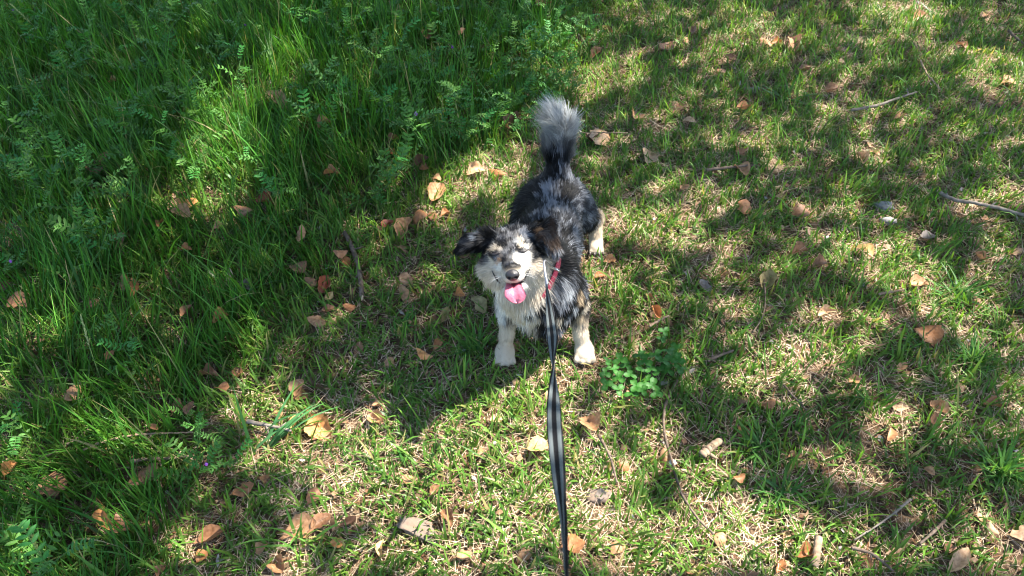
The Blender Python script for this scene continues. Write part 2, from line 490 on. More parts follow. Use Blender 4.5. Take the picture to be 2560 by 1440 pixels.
# ================================================================== THE TREE THAT SHADES THE GRASS
def build_tree():
    root = empty('shade_tree', (4.3, 6.2, 0))
    tag(root, 'leafy tree whose crown shades the grass from above', 'tree')
    T0 = np.array([4.3, 6.2, 0.0])
    M_bark = flat_mat('tree_bark', (.16, .12, .09), .9, .15, 0, ((.07, .055, .045), 14, 1))
    parts = []
    tr = smooth_path([(0, 0, -.1), (-.05, 0, 1.2), (-.2, -.1, 2.2), (-.5, -.3, 3.4), (-.9, -.5, 4.9)], 18)
    parts.append(tube(tr, np.linspace(.24, .08, 18), 10))
    me = mesh_from('trunk', *parts[0], M_bark)
    link('trunk', me, root)
    rng = random.Random(3)
    for k in range(11):
        s = tr[7 + k % 9]
        a = math.pi + .75 + (k - 5) * .30 + rng.uniform(-.15, .15)
        L = rng.uniform(2.2, 4.2)
        e = s + np.array([math.cos(a) * L, math.sin(a) * L * .8, rng.uniform(.3, .9)])
        mid = (s + e) / 2 + np.array([0, 0, rng.uniform(.1, .5)])
        v, f = tube(smooth_path([s, mid, e], 10), np.linspace(.022, .005, 10), 6)
        link('limb', mesh_from('limb', v, f, M_bark), root)
    # crown leaves; each leaf is placed by the spot of grass it shades
    n = 60000
    gx = RNG.uniform(-4.2, 4.6, n)
    gy = RNG.uniform(-.6, 5.6, n)
    h = 3.1 + 1.7 * RNG.random(n) + .3 * np.sin(gx * 2) * np.cos(gy * 1.7)
    P = np.stack([gx, gy, np.zeros(n)], -1) + SUN[None] * (h / SUN[2])[:, None]
    m = lit_mask(gx, gy)
    # sun reaching the dog: head, back, flank and tail stand in open light
    for c, r, st in (((.035, 1.17, .375), .045, .97), ((.02, 1.22, .43), .07, .3), ((.10, 1.26, .33), .08, .6), ((.15, 1.33, .22), .08, .75), ((.16, 1.45, .24), .09, .7), ((.15, 1.57, .25), .08, .7), ((.12, 1.66, .42), .08, .9), ((.19, 1.28, .1), .05, .9), ((.25, 1.65, .06), .06, .95), ((.03, 1.19, .25), .06, .25)):
        c = np.array(c)
        t = (c[2] / SUN[2])
        g = c - SUN * t
        q = np.stack([gx, gy, np.zeros(n)], -1) - g
        q = q - SUN[None] * (q @ SUN)[:, None]
        m = np.maximum(m, st * (1 - sstep(.8, 1.2, np.linalg.norm(q, axis=1) / r)))
    tall = tallness(gx, gy)
    dens = (.47 + .49 * tall) * (.60 + .45 * n2(gx, gy, 2.6, 8) + .35 * n2(gx, gy, 6.0, 18))
    dens = dens + .45 * shady_side(gx, gy)
    keep = RNG.random(n) < np.clip(dens, 0, 1) * (1 - m)
    P = P[keep]
    n = len(P)
    # leaf: pointed oval of 6 vertices, folded along the midrib
    az = RNG.uniform(0, 2 * math.pi, n)
    tilt = RNG.uniform(-.6, .6, n)
    roll = RNG.uniform(-.7, .7, n)
    L = RNG.uniform(.07, .12, n)
    d = np.stack([np.cos(az) * np.cos(tilt), np.sin(az) * np.cos(tilt), np.sin(tilt)], -1)
    s0 = np.stack([-np.sin(az), np.cos(az), np.zeros(n)], -1)
    up = np.cross(d, s0)
    s = s0 * np.cos(roll)[:, None] + up * np.sin(roll)[:, None]
    nn = np.cross(d, s)
    prof = [(-.5, 0), (-.1, .30), (-.1, -.30), (.25, .22), (.25, -.22), (.5, 0)]
    V = np.stack([P + d * (L * a)[:, None] + s * (L * b)[:, None] + nn * (L * .12 * abs(b) / .3)[:, None] for a, b in prof], 1).reshape(-1, 3)
    b = (np.arange(n) * 6)[:, None]
    F = np.concatenate([b + np.array([[0, 2, 1, 1]]), b + np.array([[1, 2, 4, 3]]), b + np.array([[3, 4, 5, 5]])])
    F3 = np.concatenate([b + np.array([[0, 2, 1]]), b + np.array([[1, 2, 4]]), b + np.array([[1, 4, 3]]), b + np.array([[3, 4, 5]])])
    c = np.array([.055, .115, .022]) * (.7 + .6 * RNG.random((n, 1)))
    me = mesh_from('crown', V - T0, F3, M_canopy, np.repeat(c, 6, 0))
    tag(link('crown', me, root), kind='stuff')


build_tree()

# ================================================================== GRASS
LX = np.array([l[0] for l in LEAVES], float)
LY = np.array([l[1] for l in LEAVES], float)
LG = on_ground(LX, LY)
LDEP = project(LG)[2]
LSIZE = np.array([l[2] for l in LEAVES]) / FPX * LDEP
PAWS = np.array([(-.018, 1.25), (.176, 1.257), (.242, 1.65), (.02, 1.66)])


def leaf_clear(x, y, keep_p, extra=1.0):
    """thin the blades out where a fallen leaf or a paw presses on the grass"""
    k = np.ones(len(x), bool)
    for (gx, gy, _), s in zip(LG, LSIZE):
        near = (np.abs(x - gx) < s) & (np.abs(y - gy) < s)
        idx = np.nonzero(near)[0]
        dd = np.hypot(x[idx] - gx, y[idx] - gy + .012 * extra)
        kill = (dd < s * .46) & (RNG.random(len(idx)) > keep_p)
        k[idx[kill]] = False
    for gx, gy in PAWS:
        dd = np.hypot(x - gx, (y - gy + .02) * .8)
        k &= ~((dd < .036) & (RNG.random(len(x)) > .08))
    return k


def blades(xy, az, L, W, tilt, curl, nseg, col0, col1, z0=0.0, twist=0.0, face=None):
    """flat grass blades as ribbons; col0 at the foot, col1 at the tip"""
    n = len(xy)
    p = np.stack([xy[:, 0], xy[:, 1], gz(xy[:, 0], xy[:, 1]) + z0], -1)
    dh = np.stack([np.cos(az), np.sin(az), np.zeros(n)], -1)
    fa = az + math.pi / 2 + (face if face is not None else 0)
    side = np.stack([np.cos(fa), np.sin(fa), np.zeros(n)], -1)
    V = np.empty((n, nseg + 1, 2, 3), np.float32)
    C = np.empty((n, nseg + 1, 2, 3), np.float32)
    for i in range(nseg + 1):
        t = i / nseg
        wd = W * (1 - t ** 2.2) * (.55 + .9 * min(t * 3, .5)) + .00025
        V[:, i, 0] = p - side * wd[:, None] * .5
        V[:, i, 1] = p + side * wd[:, None] * .5
        C[:, i, :] = (col0 * (1 - t) ** 1.5 + col1 * (1 - (1 - t) ** 1.5))[:, None]
        ang = tilt + curl * (t + .5 / nseg) ** 1.3
        step = L / nseg
        p = p + dh * (np.sin(ang) * step)[:, None]
        p[:, 2] += np.cos(ang) * step
    g = gz(V[..., 0], V[..., 1])
    V[..., 2] = np.maximum(V[..., 2], g + .003)
    b = (np.arange(n) * (nseg + 1) * 2)[:, None, None]
    k = (np.arange(nseg) * 2)[None, :, None]
    F = (b + k + np.array([0, 1, 3, 2])[None, None]).reshape(-1, 4)
    return V.reshape(-1, 3), F, C.reshape(-1, 3)


def join_blades(name, lst, mat, label, cat):
    V, F, C, o = [], [], [], 0
    for v, f, c in lst:
        V.append(v)
        F.append(f + o)
        C.append(c)
        o += len(v)
    ob = link(name, mesh_from(name, np.concatenate(V), np.concatenate(F), mat, np.concatenate(C)))
    return tag(ob, label, cat, kind='stuff')


def visible_weight(xy):
    px, py, _ = project(np.column_stack([xy, np.zeros(len(xy))]))
    out = np.maximum(np.maximum(-px, px - 2560) / 400, np.maximum(-py - 80, py - 1500) / 300)
    return np.where(out > 0, .45, 1.0)


def mixc(a, b, t):
    return np.asarray(a)[None] * (1 - t[:, None]) + np.asarray(b)[None] * t[:, None]


def grow_short():
    xy = scatter(205000)
    x, y = xy.T
    T = tallness(x, y)
    clump = n2(x, y, 11, 1) * .6 + n2(x, y, 30, 2) * .4
    dens = (sstep(.22, .50, clump) * (1 - .35 * T) + .35 * shady_side(x, y)) * visible_weight(xy)
    k = (RNG.random(len(xy)) < dens * .8 + .2 * visible_weight(xy)) & leaf_clear(x, y, .12)
    xy, T, clump = xy[k], T[k], clump[k]
    n = len(xy)
    x, y = xy.T
    L = RNG.gamma(6, 1 / 6, n) * (.036 + .034 * T) * (.75 + .6 * clump)
    W = RNG.uniform(.0032, .0072, n)
    # blades of a tuft fan out from its middle
    az = 2 * math.pi * n2(x, y, 23, 9) * 2 + RNG.normal(0, .9, n)
    tilt = np.abs(RNG.normal(.55, .35, n))
    curl = RNG.normal(.5, .45, n)
    v = RNG.random(n)
    hue = n2(x, y, 4, 12)
    c1 = mixc((.026, .118, .014), (.140, .260, .036), np.clip(v * .8 + hue * .4 - .1, 0, 1))
    lum = np.exp(RNG.normal(0, .28, n))
    c1 = c1 * lum[:, None]
    dry = RNG.random(n) < .07
    c1[dry] = mixc((.36, .30, .13), (.20, .22, .06), RNG.random(dry.sum()))
    c0 = c1 * .55 + np.array([.16, .145, .055]) * .45
    return blades(xy, az, L, W, tilt, curl, 3, c0, c1, .002, face=RNG.normal(0, .5, n))


def grow_tall():
    xy = scatter(108000)
    x, y = xy.T
    T = tallness(x, y)
    clump = n2(x, y, 7, 21) * .5 + n2(x, y, 19, 22) * .5
    dens = sstep(.06, .62, T) * sstep(.30, .58, clump) * visible_weight(xy)
    k = (RNG.random(len(xy)) < dens) & leaf_clear(x, y, .25, 2.0)
    xy, T, clump = xy[k], T[k], clump[k]
    n = len(xy)
    x, y = xy.T
    L = RNG.gamma(6, 1 / 6, n) * (.048 + .082 * T ** 1.3) * (.65 + .7 * clump)
    W = RNG.uniform(.0028, .0062, n) * (.8 + .7 * (RNG.random(n) > .88))
    az = 2 * math.pi * n2(x, y, 5, 23) * 2 + RNG.normal(0, .8, n)
    tilt = np.abs(RNG.normal(.20, .20, n))
    curl = np.abs(RNG.normal(.35, .35, n)) + (RNG.random(n) > .93) * .9
    v = RNG.random(n)
    hue = n2(x, y, 3, 24)
    c1 = mixc((.016, .100, .012), (.078, .215, .022), np.clip(v * .8 + hue * .5 - .15, 0, 1))
    c1 = c1 * np.exp(RNG.normal(0, .26, n))[:, None]
    c0 = c1 * .6 + np.array([.10, .13, .035]) * .4
    dry = RNG.random(n) < .03
    c1[dry] = (.35, .28, .14)
    return blades(xy, az, L, W, tilt, curl, 5, c0, c1, .002, face=RNG.normal(0, .5, n))


def grow_straw():
    xy = scatter(280000)
    x, y = xy.T
    T = tallness(x, y)
    dens = (1 - .85 * T) * (1 - .45 * shady_side(x, y)) * visible_weight(xy) * (.55 + .6 * n2(x, y, 8, 31))
    k = (RNG.random(len(xy)) < dens)
    xy, T = xy[k], T[k]
    n = len(xy)
    x, y = xy.T
    L = RNG.gamma(4, 1 / 4, n) * .030
    W = RNG.uniform(.0014, .0034, n)
    az = RNG.uniform(0, 2 * math.pi, n)
    tilt = np.clip(RNG.normal(1.4, .16, n), .8, 1.7)
    v = RNG.random(n)
    tone = n2(x, y, 6, 33)
    c = mixc((.15, .085, .042), (.72, .555, .385), np.clip(v * .9 + tone * .5 - .2, 0, 1))
    red = RNG.random(n) < .10
    c[red] = mixc((.22, .095, .04), (.14, .08, .045), RNG.random(red.sum()))
    z = .002 + .012 * RNG.random(n)
    return blades(xy, az, L, W, tilt, np.zeros(n), 1, c, c * 1.02, z)


def grow_outer():
    """the lawn goes on around the part that the photograph frames"""
    n = 90000
    x, y = RNG.uniform(-7, 7, n), RNG.uniform(-2.5, 9, n)
    k = ~((np.abs(x) < half_width(y, .4)) & (y > .42) & (y < 3.9)) & (RNG.random(n) < np.exp(-((np.abs(x) / 5.5) ** 4)))
    xy = np.stack([x[k], y[k]], -1)
    n = len(xy)
    T = tallness(xy[:, 0], xy[:, 1]) * (xy[:, 1] > -.2)
    L = RNG.gamma(6, 1 / 6, n) * (.06 + .08 * T)
    c1 = mixc((.026, .118, .014), (.130, .240, .034), RNG.random(n))
    return blades(xy, RNG.uniform(0, 6.28, n), L, RNG.uniform(.007, .014, n), np.abs(RNG.normal(.7, .4, n)) * (1 - .5 * T), RNG.normal(.5, .4, n), 2, c1 * .7 + .03, c1, .002)


join_blades('short_grass', [grow_short(), grow_outer()], M_grass, 'short trodden green lawn grass', 'grass')
join_blades('tall_grass', [grow_tall()], M_grass, 'long lush unmown green grass blades', 'grass')
join_blades('dry_straw', [grow_straw()], M_straw, 'dry tan straw and thatch between the grass', 'straw')

# ================================================================== FALLEN LEAVES
TONES = {
    'pale': ((.48, .28, .14), (.58, .38, .22)), 'tan': ((.36, .18, .08), (.46, .26, .13)), 'brown': ((.19, .09, .04), (.29, .145, .07)),
    'rust': ((.30, .125, .045), (.40, .18, .07)), 'dark': ((.10, .05, .03), (.15, .075, .04)), 'grey': ((.25, .205, .17), (.20, .155, .12)),
    'yellow': ((.58, .36, .13), (.66, .45, .19)), 'orange': ((.52, .22, .07), (.60, .30, .11)), 'red': ((.20, .055, .03), (.30, .09, .045)),
    'olive': ((.24, .20, .07), (.36, .26, .11)),
}
TONE_WORD = {'pale': 'pale tan', 'tan': 'tan', 'brown': 'dull brown', 'rust': 'rust brown', 'dark': 'dark brown', 'grey': 'pale grey',
             'yellow': 'bright yellow tan', 'orange': 'orange brown', 'red': 'deep red brown', 'olive': 'olive brown'}


def leaf_mesh(L, ratio, tone, curl, seed):
    rg = random.Random(seed)
    nu, nv = 13, 7
    shape = rg.uniform(.85, 1.35)
    notch = [rg.uniform(-1, 1) for _ in range(60)]
    bendx = curl * rg.uniform(.6, 2.0) * rg.choice((1, 1, -1))
    bendy = curl * rg.uniform(.8, 2.8) * rg.choice((1, 1, -.6))
    fold = rg.uniform(0, .35)
    sway = rg.uniform(-.12, .12)
    bite = rg.random() < .35
    bu, bs = rg.uniform(.3, .9), rg.choice((-1, 1))
    V, C = [], []
    ca, cb = (np.array(c) for c in TONES[tone])
    for i in range(nu):
        t = i / (nu - 1)
        half = (math.sin(math.pi * min(max(t ** shape, 0), 1)) ** .75) * .5 * ratio * L + .0004
        if i == nu - 1:
            half = .0004
        for j in range(nv):
            s = -1 + 2 * j / (nv - 1)
            e = abs(s) ** 3
            hw = half * (1 + .14 * e * notch[(i * 2 + (j > 3)) % 60])
            if bite and abs(t - bu) < .12 and s * bs > .5:
                hw *= .62
            x = (t - .5) * L
            y = s * hw + sway * L * math.sin(math.pi * t)
            z = fold * abs(s) * half + bendy * (s * half) ** 2 / (ratio * L * .5 + 1e-6) * 1.2 + bendx * ((t - .5) ** 2) * L * .9
            z += .025 * L * math.sin(5 * t + seed) * s + .03 * L * notch[(i * 3 + j) % 60] * e * curl
            V.append((x, y, z))
            k = .5 + .5 * notch[(i + j * 5) % 60]
            vein = .88 if j == 3 else 1.0
            C.append((ca * (1 - k) + cb * k) * vein)
    F = [(i * nv + j, i * nv + j + 1, (i + 1) * nv + j + 1, (i + 1) * nv + j) for i in range(nu - 1) for j in range(nv - 1)]
    V = np.array(V)
    v2, f2 = tube([(-.5 * L - L * .22, rg.uniform(-.04, .04) * L, .004), (-.5 * L - L * .1, 0, .001), (-.46 * L, 0, V[3][2])], [.0006, .0008, .0009], 4)
    o = len(V)
    V = np.concatenate([V, v2])
    F = F + [tuple(q + o for q in f_) for f_ in f2]
    C = np.concatenate([np.array(C), np.tile(ca * .7, (len(v2), 1))])
    V[:, 2] -= np.percentile(V[:, 2], 20)
    return V, F, C


LANDMARKS = [((.22, 1.66), .17, 'hind paw of the dog'), ((-.018, 1.24), .13, 'front paw of the dog'), ((.19, 1.25), .10, 'front paw of the dog')]


def lm(px, py, r, word):
    g = on_ground(float(px), float(py))
    LANDMARKS.append(((g[0], g[1]), r, word))


lm(1600, 935, .17, 'clover plant')
lm(2216, 532, .16, 'pale stone chips')
lm(1775, 1122, .12, 'stubby pale broken stick')
lm(2040, 1380, .13, 'smooth pinkish stick')
lm(1668, 1100, .10, 'long curved dark twig')
lm(1530, 1160, .09, 'crooked brown twig')
lm(902, 700, .13, 'stick with a splintered end')
lm(230, 880, .16, 'pale grass seed head')
lm(630, 1050, .12, 'long upright grass blade')
lm(1905, 750, .12, 'thin bent twig')
lm(2440, 890, .13, 'bushy grass tuft')
lm(2210, 258, .18, 'straight grey stick')
lm(2450, 515, .2, 'long grey branch')
lm(1830, 420, .13, 'short dark stick')
lm(1045, 1325, .14, 'ridged slab of bark')
lm(2200, 1300, .12, 'slender grey twig')
lm(1390, 330, .2, 'tail of the dog')

leaf_objs = []
for i, (px, py, size, ang_, ratio, tone, curl) in enumerate(LEAVES):
    g = LG[i]
    tl = float(tallness(np.array([g[0]]), np.array([g[1]]))[0])
    rgl = random.Random(i + 500)
    lift_ = rgl.uniform(.010, .028) + .055 * tl * rgl.uniform(.6, 1.1)
    g = on_ground(float(px), float(py), lift_)
    dep = float(project(g)[2])
    L = size / FPX * dep
    a = math.radians(ang_)
    # direction on the ground whose picture runs along the angle
    q = on_ground(px + 20 * math.cos(a), py - 20 * math.sin(a), lift_) - g
    stretch = np.linalg.norm(q) / (20 / FPX * dep)
    L *= min(stretch, 1.5) * rgl.uniform(.84, 1.05)
    rz = math.atan2(q[1], q[0])
    V, F, C = leaf_mesh(L, min(.9, ratio * (1.25 if stretch < 1.15 else .9)), tone, curl, i * 7 + 1)
    o = link('fallen_leaf', mesh_from('fallen_leaf', V, F, M_dead, C))
    rg = random.Random(i)
    o.location = (g[0], g[1], gz(g[0], g[1]) + lift_)
    o.rotation_euler = (rg.uniform(-.30, .42), rg.uniform(-.32, .32), rz)
    near = [w_ for (c, r, w_) in LANDMARKS if math.hypot(g[0] - c[0], g[1] - c[1]) < r]
    sz = 'large' if L > .075 else 'small' if L < .042 else 'medium sized'
    sh = 'broad' if ratio >= .68 else 'narrow' if ratio <= .42 else 'oval'
    cu = 'curled' if curl >= .5 else 'flat' if curl <= .25 else 'wavy'
    where = f'beside the {near[0]}' if near else ('among the long grass' if tl > .55 else 'at the edge of the long grass' if tl > .15 else 'on the short lawn')
    lab = f'{sz} {sh} {TONE_WORD[tone]} {cu} dead leaf {where}'
    tag(o, lab, 'leaf')
    leaf_objs.append(o)
cnt = {}
for o in leaf_objs:
    cnt.setdefault(o['label'], []).append(o)
for lab, obs in cnt.items():
    for o in obs:
        o['group'] = lab.replace('dead leaf', 'dead leaves') if len(obs) > 1 else 'dead leaves fallen on the grass'


# crumbs of leaf too small to pick apart
def litter():
    n = 11000
    xy = scatter(n)
    x, y = xy.T
    T = tallness(x, y)
    k = RNG.random(n) < (.35 + .5 * n2(x, y, 4, 51)) * (1 - .3 * T)
    xy = xy[k]
    n = len(xy)
    L = RNG.gamma(4, 1 / 4, n) * .013
    az = RNG.uniform(0, 2 * math.pi, n)
    p = np.stack([xy[:, 0], xy[:, 1], gz(*xy.T) + RNG.uniform(.006, .02, n)], -1)
    d = np.stack([np.cos(az), np.sin(az), RNG.normal(0, .25, n)], -1)
    s_ = np.stack([-np.sin(az), np.cos(az), RNG.normal(0, .35, n)], -1)
    wv_ = RNG.uniform(.25, .7, n)
    V = np.stack([p - d * (L * .5)[:, None], p + s_ * (L * wv_ * .5)[:, None], p + d * (L * RNG.uniform(.35, .6, n))[:, None], p - s_ * (L * wv_ * .5)[:, None]], 1)
    V[:, 2, 2] += L * .15
    b = (np.arange(n) * 4)[:, None]
    c = mixc((.16, .075, .035), (.42, .26, .14), RNG.random(n))
    gr = RNG.random(n) < .15
    c[gr] = (.34, .31, .28)
    V = V.reshape(-1, 3)
    V[:, 2] = np.maximum(V[:, 2], gz(V[:, 0], V[:, 1]) + .003)
    return V, b + np.arange(4)[None], np.repeat(c, 4, 0)


join_blades('leaf_litter', [litter()], M_dead, 'brown crumbs of dry leaf scattered through the grass', 'litter')


# ================================================================== TWIGS, CHIPS, BARK
def twig(pix, r, mat, label, name='twig', z=.036, taper=.55, broken=False, sides=7, knots=2, seed=0):
    rg = random.Random(seed + len(label))
    P = np.array([on_ground(float(a), float(b), z) for a, b in pix])
    P = smooth_path(P, 22)
    for q in P:
        q[2] = gz(q[0], q[1]) + z + rg.uniform(-.0015, .0015)
    base = P[len(P) // 2].copy()
    base[2] = gz(base[0], base[1])
    r = r * 1.2
    rad = np.linspace(r, r * taper, 22) * np.array([1 + (.12 if r < .005 else .03) * rg.uniform(-1, 1) for _ in range(22)])
    root = empty(name, base)
    v, f = tube(P, rad, sides)
    link('stem', mesh_from('stem', v - base, f, mat), root)
    for k in range(knots):
        i = rg.randrange(3, 19)
        a = rg.uniform(0, 6.28)
        t = norm_(P[min(i + 1, 21)] - P[i - 1])
        sd = np.array([-t[1], t[0], .5])
        e = P[i] + sd * r * rg.uniform(2, 4) * rg.choice((-1, 1)) + t * r * 2
        e[2] = max(e[2], gz(e[0], e[1]) + .008)
        v, f = tube([P[i], (P[i] + e) / 2, e], [r * .6, r * .45, r * .25], 5)
        link('side_shoot', mesh_from('side_shoot', v - base, f, mat), root)
    if broken:
        e = P[-1]
        t = norm_(P[-1] - P[-3])
        parts = []
        for k in range(4):
            off = np.array([rg.uniform(-1, 1), rg.uniform(-1, 1), rg.uniform(-.5, .8)]) * r * .4
            parts.append(tube([e - t * .004 + off, e + t * rg.uniform(.010, .022) + off * 1.6], [r * .45, r * .1], 5))
        v, f = merge(parts)
        link('splintered_end', mesh_from('splintered_end', v - base, f, M_wood), root)
    tag(root, label, 'twig', 'twigs lying in the grass')
    return root


def norm_(v):
    return v / (np.linalg.norm(v) + 1e-9)


twig([(2130, 272), (2190, 266), (2245, 252), (2287, 240)], .0048, M_twig_grey, 'straight grey stick lying on the short lawn')
twig([(2298, 160), (2314, 195), (2330, 216), (2346, 238)], .0030, M_twig_pale, 'pale curved strip of bark standing out on the short lawn', taper=.7, knots=0)
twig([(2350, 480), (2382, 498), (2430, 508), (2500, 524), (2580, 545)], .0050, M_twig_grey, 'long grey branch with a whitish tip near the stone chips', taper=.9)
twig([(2520, 78), (2545, 102), (2575, 128)], .0045, M_twig, 'dark stick among dry tan litter on the short lawn')
twig([(1692, 952), (1664, 1010), (1660, 1075), (1680, 1160), (1702, 1240), (1740, 1300), (1782, 1342)], .0034, M_twig, 'long curved dark twig running away from the clover plant', z=.026, knots=3)
twig([(1496, 1090), (1512, 1120), (1528, 1155), (1541, 1212)], .0034, M_twig, 'crooked brown twig touching the stalk of a broad tan leaf')
twig([(1902, 670), (1911, 735), (1906, 793), (1880, 836)], .0022, M_twig, 'thin bent twig lying across an olive brown leaf', z=.028)
twig([(1754, 1141), (1775, 1122), (1797, 1106)], .0085, M_twig_pale, 'stubby pale broken stick with a side nub', name='stick', taper=.8, broken=False, sides=9, knots=1)
twig([(2045, 1344), (2041, 1380), (2035, 1416)], .0070, M_twig_pale, 'smooth pinkish stick lying in the sunlit straw', name='stick', taper=.95, sides=9, knots=0)
twig([(2272, 1254), (2235, 1285), (2190, 1318), (2134, 1352)], .0024, M_twig_grey, 'slender grey twig lying over the short grass', z=.03)
twig([(2358, 1308), (2330, 1335), (2294, 1366)], .0034, M_twig, 'short grey brown twig with a forked end', knots=3)
twig([(1958, 966), (1985, 1000), (2014, 1034)], .0024, M_twig, 'thin dark twig beside the sunlit patch of straw')
twig([(862, 582), (886, 632), (900, 690), (905, 742)], .0058, M_twig, 'dark stick with a splintered end among the grass', name='stick', taper=1.0, broken=True, z=.03)
twig([(96, 1146), (160, 1112), (212, 1078), (240, 1040), (256, 1000)], .0026, M_twig, 'thin dark curved twig among the long grass', z=.035)
twig([(205, 1122), (260, 1098), (340, 1080), (420, 1074), (478, 1070)], .0026, M_twig_pale, 'long pale bent twig among the long grass', z=.045)
twig([(612, 1042), (650, 1050), (690, 1058), (724, 1068)], .0045, M_twig_grey, 'stick lying in the sunlit straw beside a large orange leaf', name='stick')
twig([(318, 1146), (370, 1138), (420, 1136), (472, 1128)], .0040, M_twig_pale, 'pale broken stick under the long grass', name='stick', z=.03)
twig([(1768, 902), (1800, 890), (1832, 878)], .0040, M_twig, 'short brown stick beside a small upright tan leaf', name='stick')
twig([(1766, 426), (1825, 420), (1890, 414)], .0048, M_twig, 'short dark stick lying under a tan leaf', name='stick')
twig([(2196, 738), (2226, 731), (2258, 724)], .0036, M_twig_pale, 'short whitish stick in the sunlit straw', name='stick', knots=0)
twig([(1624, 816), (1648, 802), (1672, 790)], .0036, M_twig_pale, 'short pale stick lying behind the clover plant', name='stick', knots=0)
twig([(1448, 325), (1500, 326), (1570, 328)], .0026, M_twig, 'thin dark twig behind a pale leaf near the tail of the dog')
twig([(2128, 1372), (2180, 1390), (2230, 1432)], .0032, M_twig, 'dark twig half hidden in the grass beside the smooth stick')


def chip(px, py, size, label, mat, name, cat, flat=.45, seed=0, z=.012, asp=.7, ridges=0, rot=0):
    rg = np.random.default_rng(seed)
    g = on_ground(float(px), float(py), z)
    s = size / FPX * float(project(g)[2]) / 2
    nu, nv = 14, 9
    V = []
    for j in range(nv):
        ph = math.pi * j / (nv - 1)
        for i in range(nu):
            t = 2 * math.pi * i / nu
            d = np.array([math.cos(t) * math.sin(ph), math.sin(t) * math.sin(ph), math.cos(ph)])
            r = 1 + .5 * (float(vnoise(d * 2.2 + seed * 5, seed)) - .5) + .35 * (float(vnoise(d * 5 + seed, seed + 3)) - .5)
            p = np.sign(d) * np.abs(d) ** .75 * r * np.array([1, asp, flat]) * s
            if ridges:
                p[2] += .05 * s * math.sin(p[1] / s * ridges)
            V.append(p)
    F = [(j * nu + i, (j + 1) * nu + i, (j + 1) * nu + (i + 1) % nu, j * nu + (i + 1) % nu) for j in range(nv - 1) for i in range(nu)]
    o = link(name, mesh_from(name, np.array(V), F, mat))
    o.location = (g[0], g[1], float(gz(g[0], g[1])) + z)
    o.rotation_euler = (rg.uniform(-.2, .2), rg.uniform(-.2, .2), rot)
    return tag(o, label, cat)


chip(2212, 512, 44, 'pale grey stone chip with a jagged upper edge', M_stone, 'stone_chip', 'stone', .6, 2)
chip(2222, 550, 42, 'long low grey stone chip lying beside the jagged one', M_stone, 'stone_chip', 'stone', .5, 5, asp=.5)
M_barkp = flat_mat('old_bark', (.17, .12, .085), .9, .15, 0, ((.14, .11, .09), 60, 1))
chip(1045, 1325, 118, 'ridged slab of bark beside the sunlit grass', M_barkp, 'bark_slab', 'bark', .16, 8, .016, .42, 14, -.35)
chip(1498, 1246, 62, 'weathered grey bark scrap near the crooked brown twig', M_barkp, 'bark_scrap', 'bark', .2, 11, .014, .6, 10, .2)
chip(1680, 1160, 20, 'tiny white pebble beside the long curved twig', flat_mat('white_pebble', (.7, .66, .66), .7, .3), 'pebble', 'stone', .7, 14, .016)


# ================================================================== VETCH, CLOVER, SEED HEADS, TUFTS
def leaflet(L, Wd, fold=.2, n=4):
    V, F = [], []
    for i in range(n + 1):
        t = i / n
        hw = Wd * .5 * (math.sin(math.pi * (.08 + .90 * t)) ** .6)
        if i == n:
            hw *= .35
        for s in (-1, 0, 1):
            V.append((t * L, s * hw, abs(s) * hw * fold * 2 - .15 * L * t * t * .5))
    for i in range(n):
        for j in range(2):
            F.append((i * 3 + j, i * 3 + j + 1, (i + 1) * 3 + j + 1, (i + 1) * 3 + j))
    return np.array(V), F


def rotm(yaw, pitch=0, roll=0):
    return np.array(Matrix.Rotation(yaw, 3, 'Z') @ Matrix.Rotation(-pitch, 3, 'Y') @ Matrix.Rotation(roll, 3, 'X'))


def frond_mesh(seed):
    rg = random.Random(seed)
    L = .058
    parts, cols = [], []
    axis = smooth_path([(0, 0, 0), (L * .4, .002, .008), (L * .8, 0, .009), (L * 1.05, rg.uniform(-.004, .004), .004)], 9)
    v, f = tube(axis, np.linspace(.0008, .0004, 9), 4, False)
    parts.append((v, f))
    cols.append(np.tile((.10, .20, .05), (len(v), 1)))
    npair = rg.randint(5, 7)
    base = np.array([rg.uniform(.042, .07), rg.uniform(.15, .20), rg.uniform(.020, .038)])
    for k in range(npair):
        t = .16 + .80 * k / (npair - 1)
        p = np.array([np.interp(t * 8, range(9), axis[:, q]) for q in range(3)])
        for s in (-1, 1):
            ll = .0155 * (1 - .25 * abs(t - .5)) * rg.uniform(.88, 1.1)
            v, f = leaflet(ll, .0056 * rg.uniform(.9, 1.15), rg.uniform(.1, .4), 3)
            v = v @ rotm(s * rg.uniform(.95, 1.3), rg.uniform(-.15, .35), s * rg.uniform(-.2, .3)).T + p
            parts.append((v, f))
            cols.append(np.tile(base * rg.uniform(.85, 1.2), (len(v), 1)))
    # tendril
    e = axis[-1]
    td = smooth_path([e, e + (.010, .004, .004), e + (.016, -.002, .007), e + (.014, .004, .010)], 8)
    v, f = tube(td, np.linspace(.0004, .0002, 8), 3, False)
    parts.append((v, f))
    cols.append(np.tile((.12, .22, .06), (len(v), 1)))
    V, F = merge(parts)
    return mesh_from('compound_leaf', V, F, M_vetch, np.concatenate(cols))


FRONDS = [frond_mesh(100 + i) for i in range(7)]
VSTEMS = []
for i in range(6):
    rg = random.Random(300 + i)
    h = rg.uniform(.11, .17)
    pts = [np.array([0, 0, 0.0])]
    d = rg.uniform(0, 6.28)
    for k in range(1, 6):
        d += rg.uniform(-.5, .5)
        pts.append(pts[-1] + np.array([math.cos(d) * .028, math.sin(d) * .028, h / 5 * rg.uniform(.7, 1.3)]))
    P = smooth_path(pts, 16)
    v, f = tube(P, np.linspace(.0014, .0007, 16), 5, False)
    VSTEMS.append((mesh_from('stem', v, f, M_vetch, np.tile((.075, .16, .045), (len(v), 1))), P))


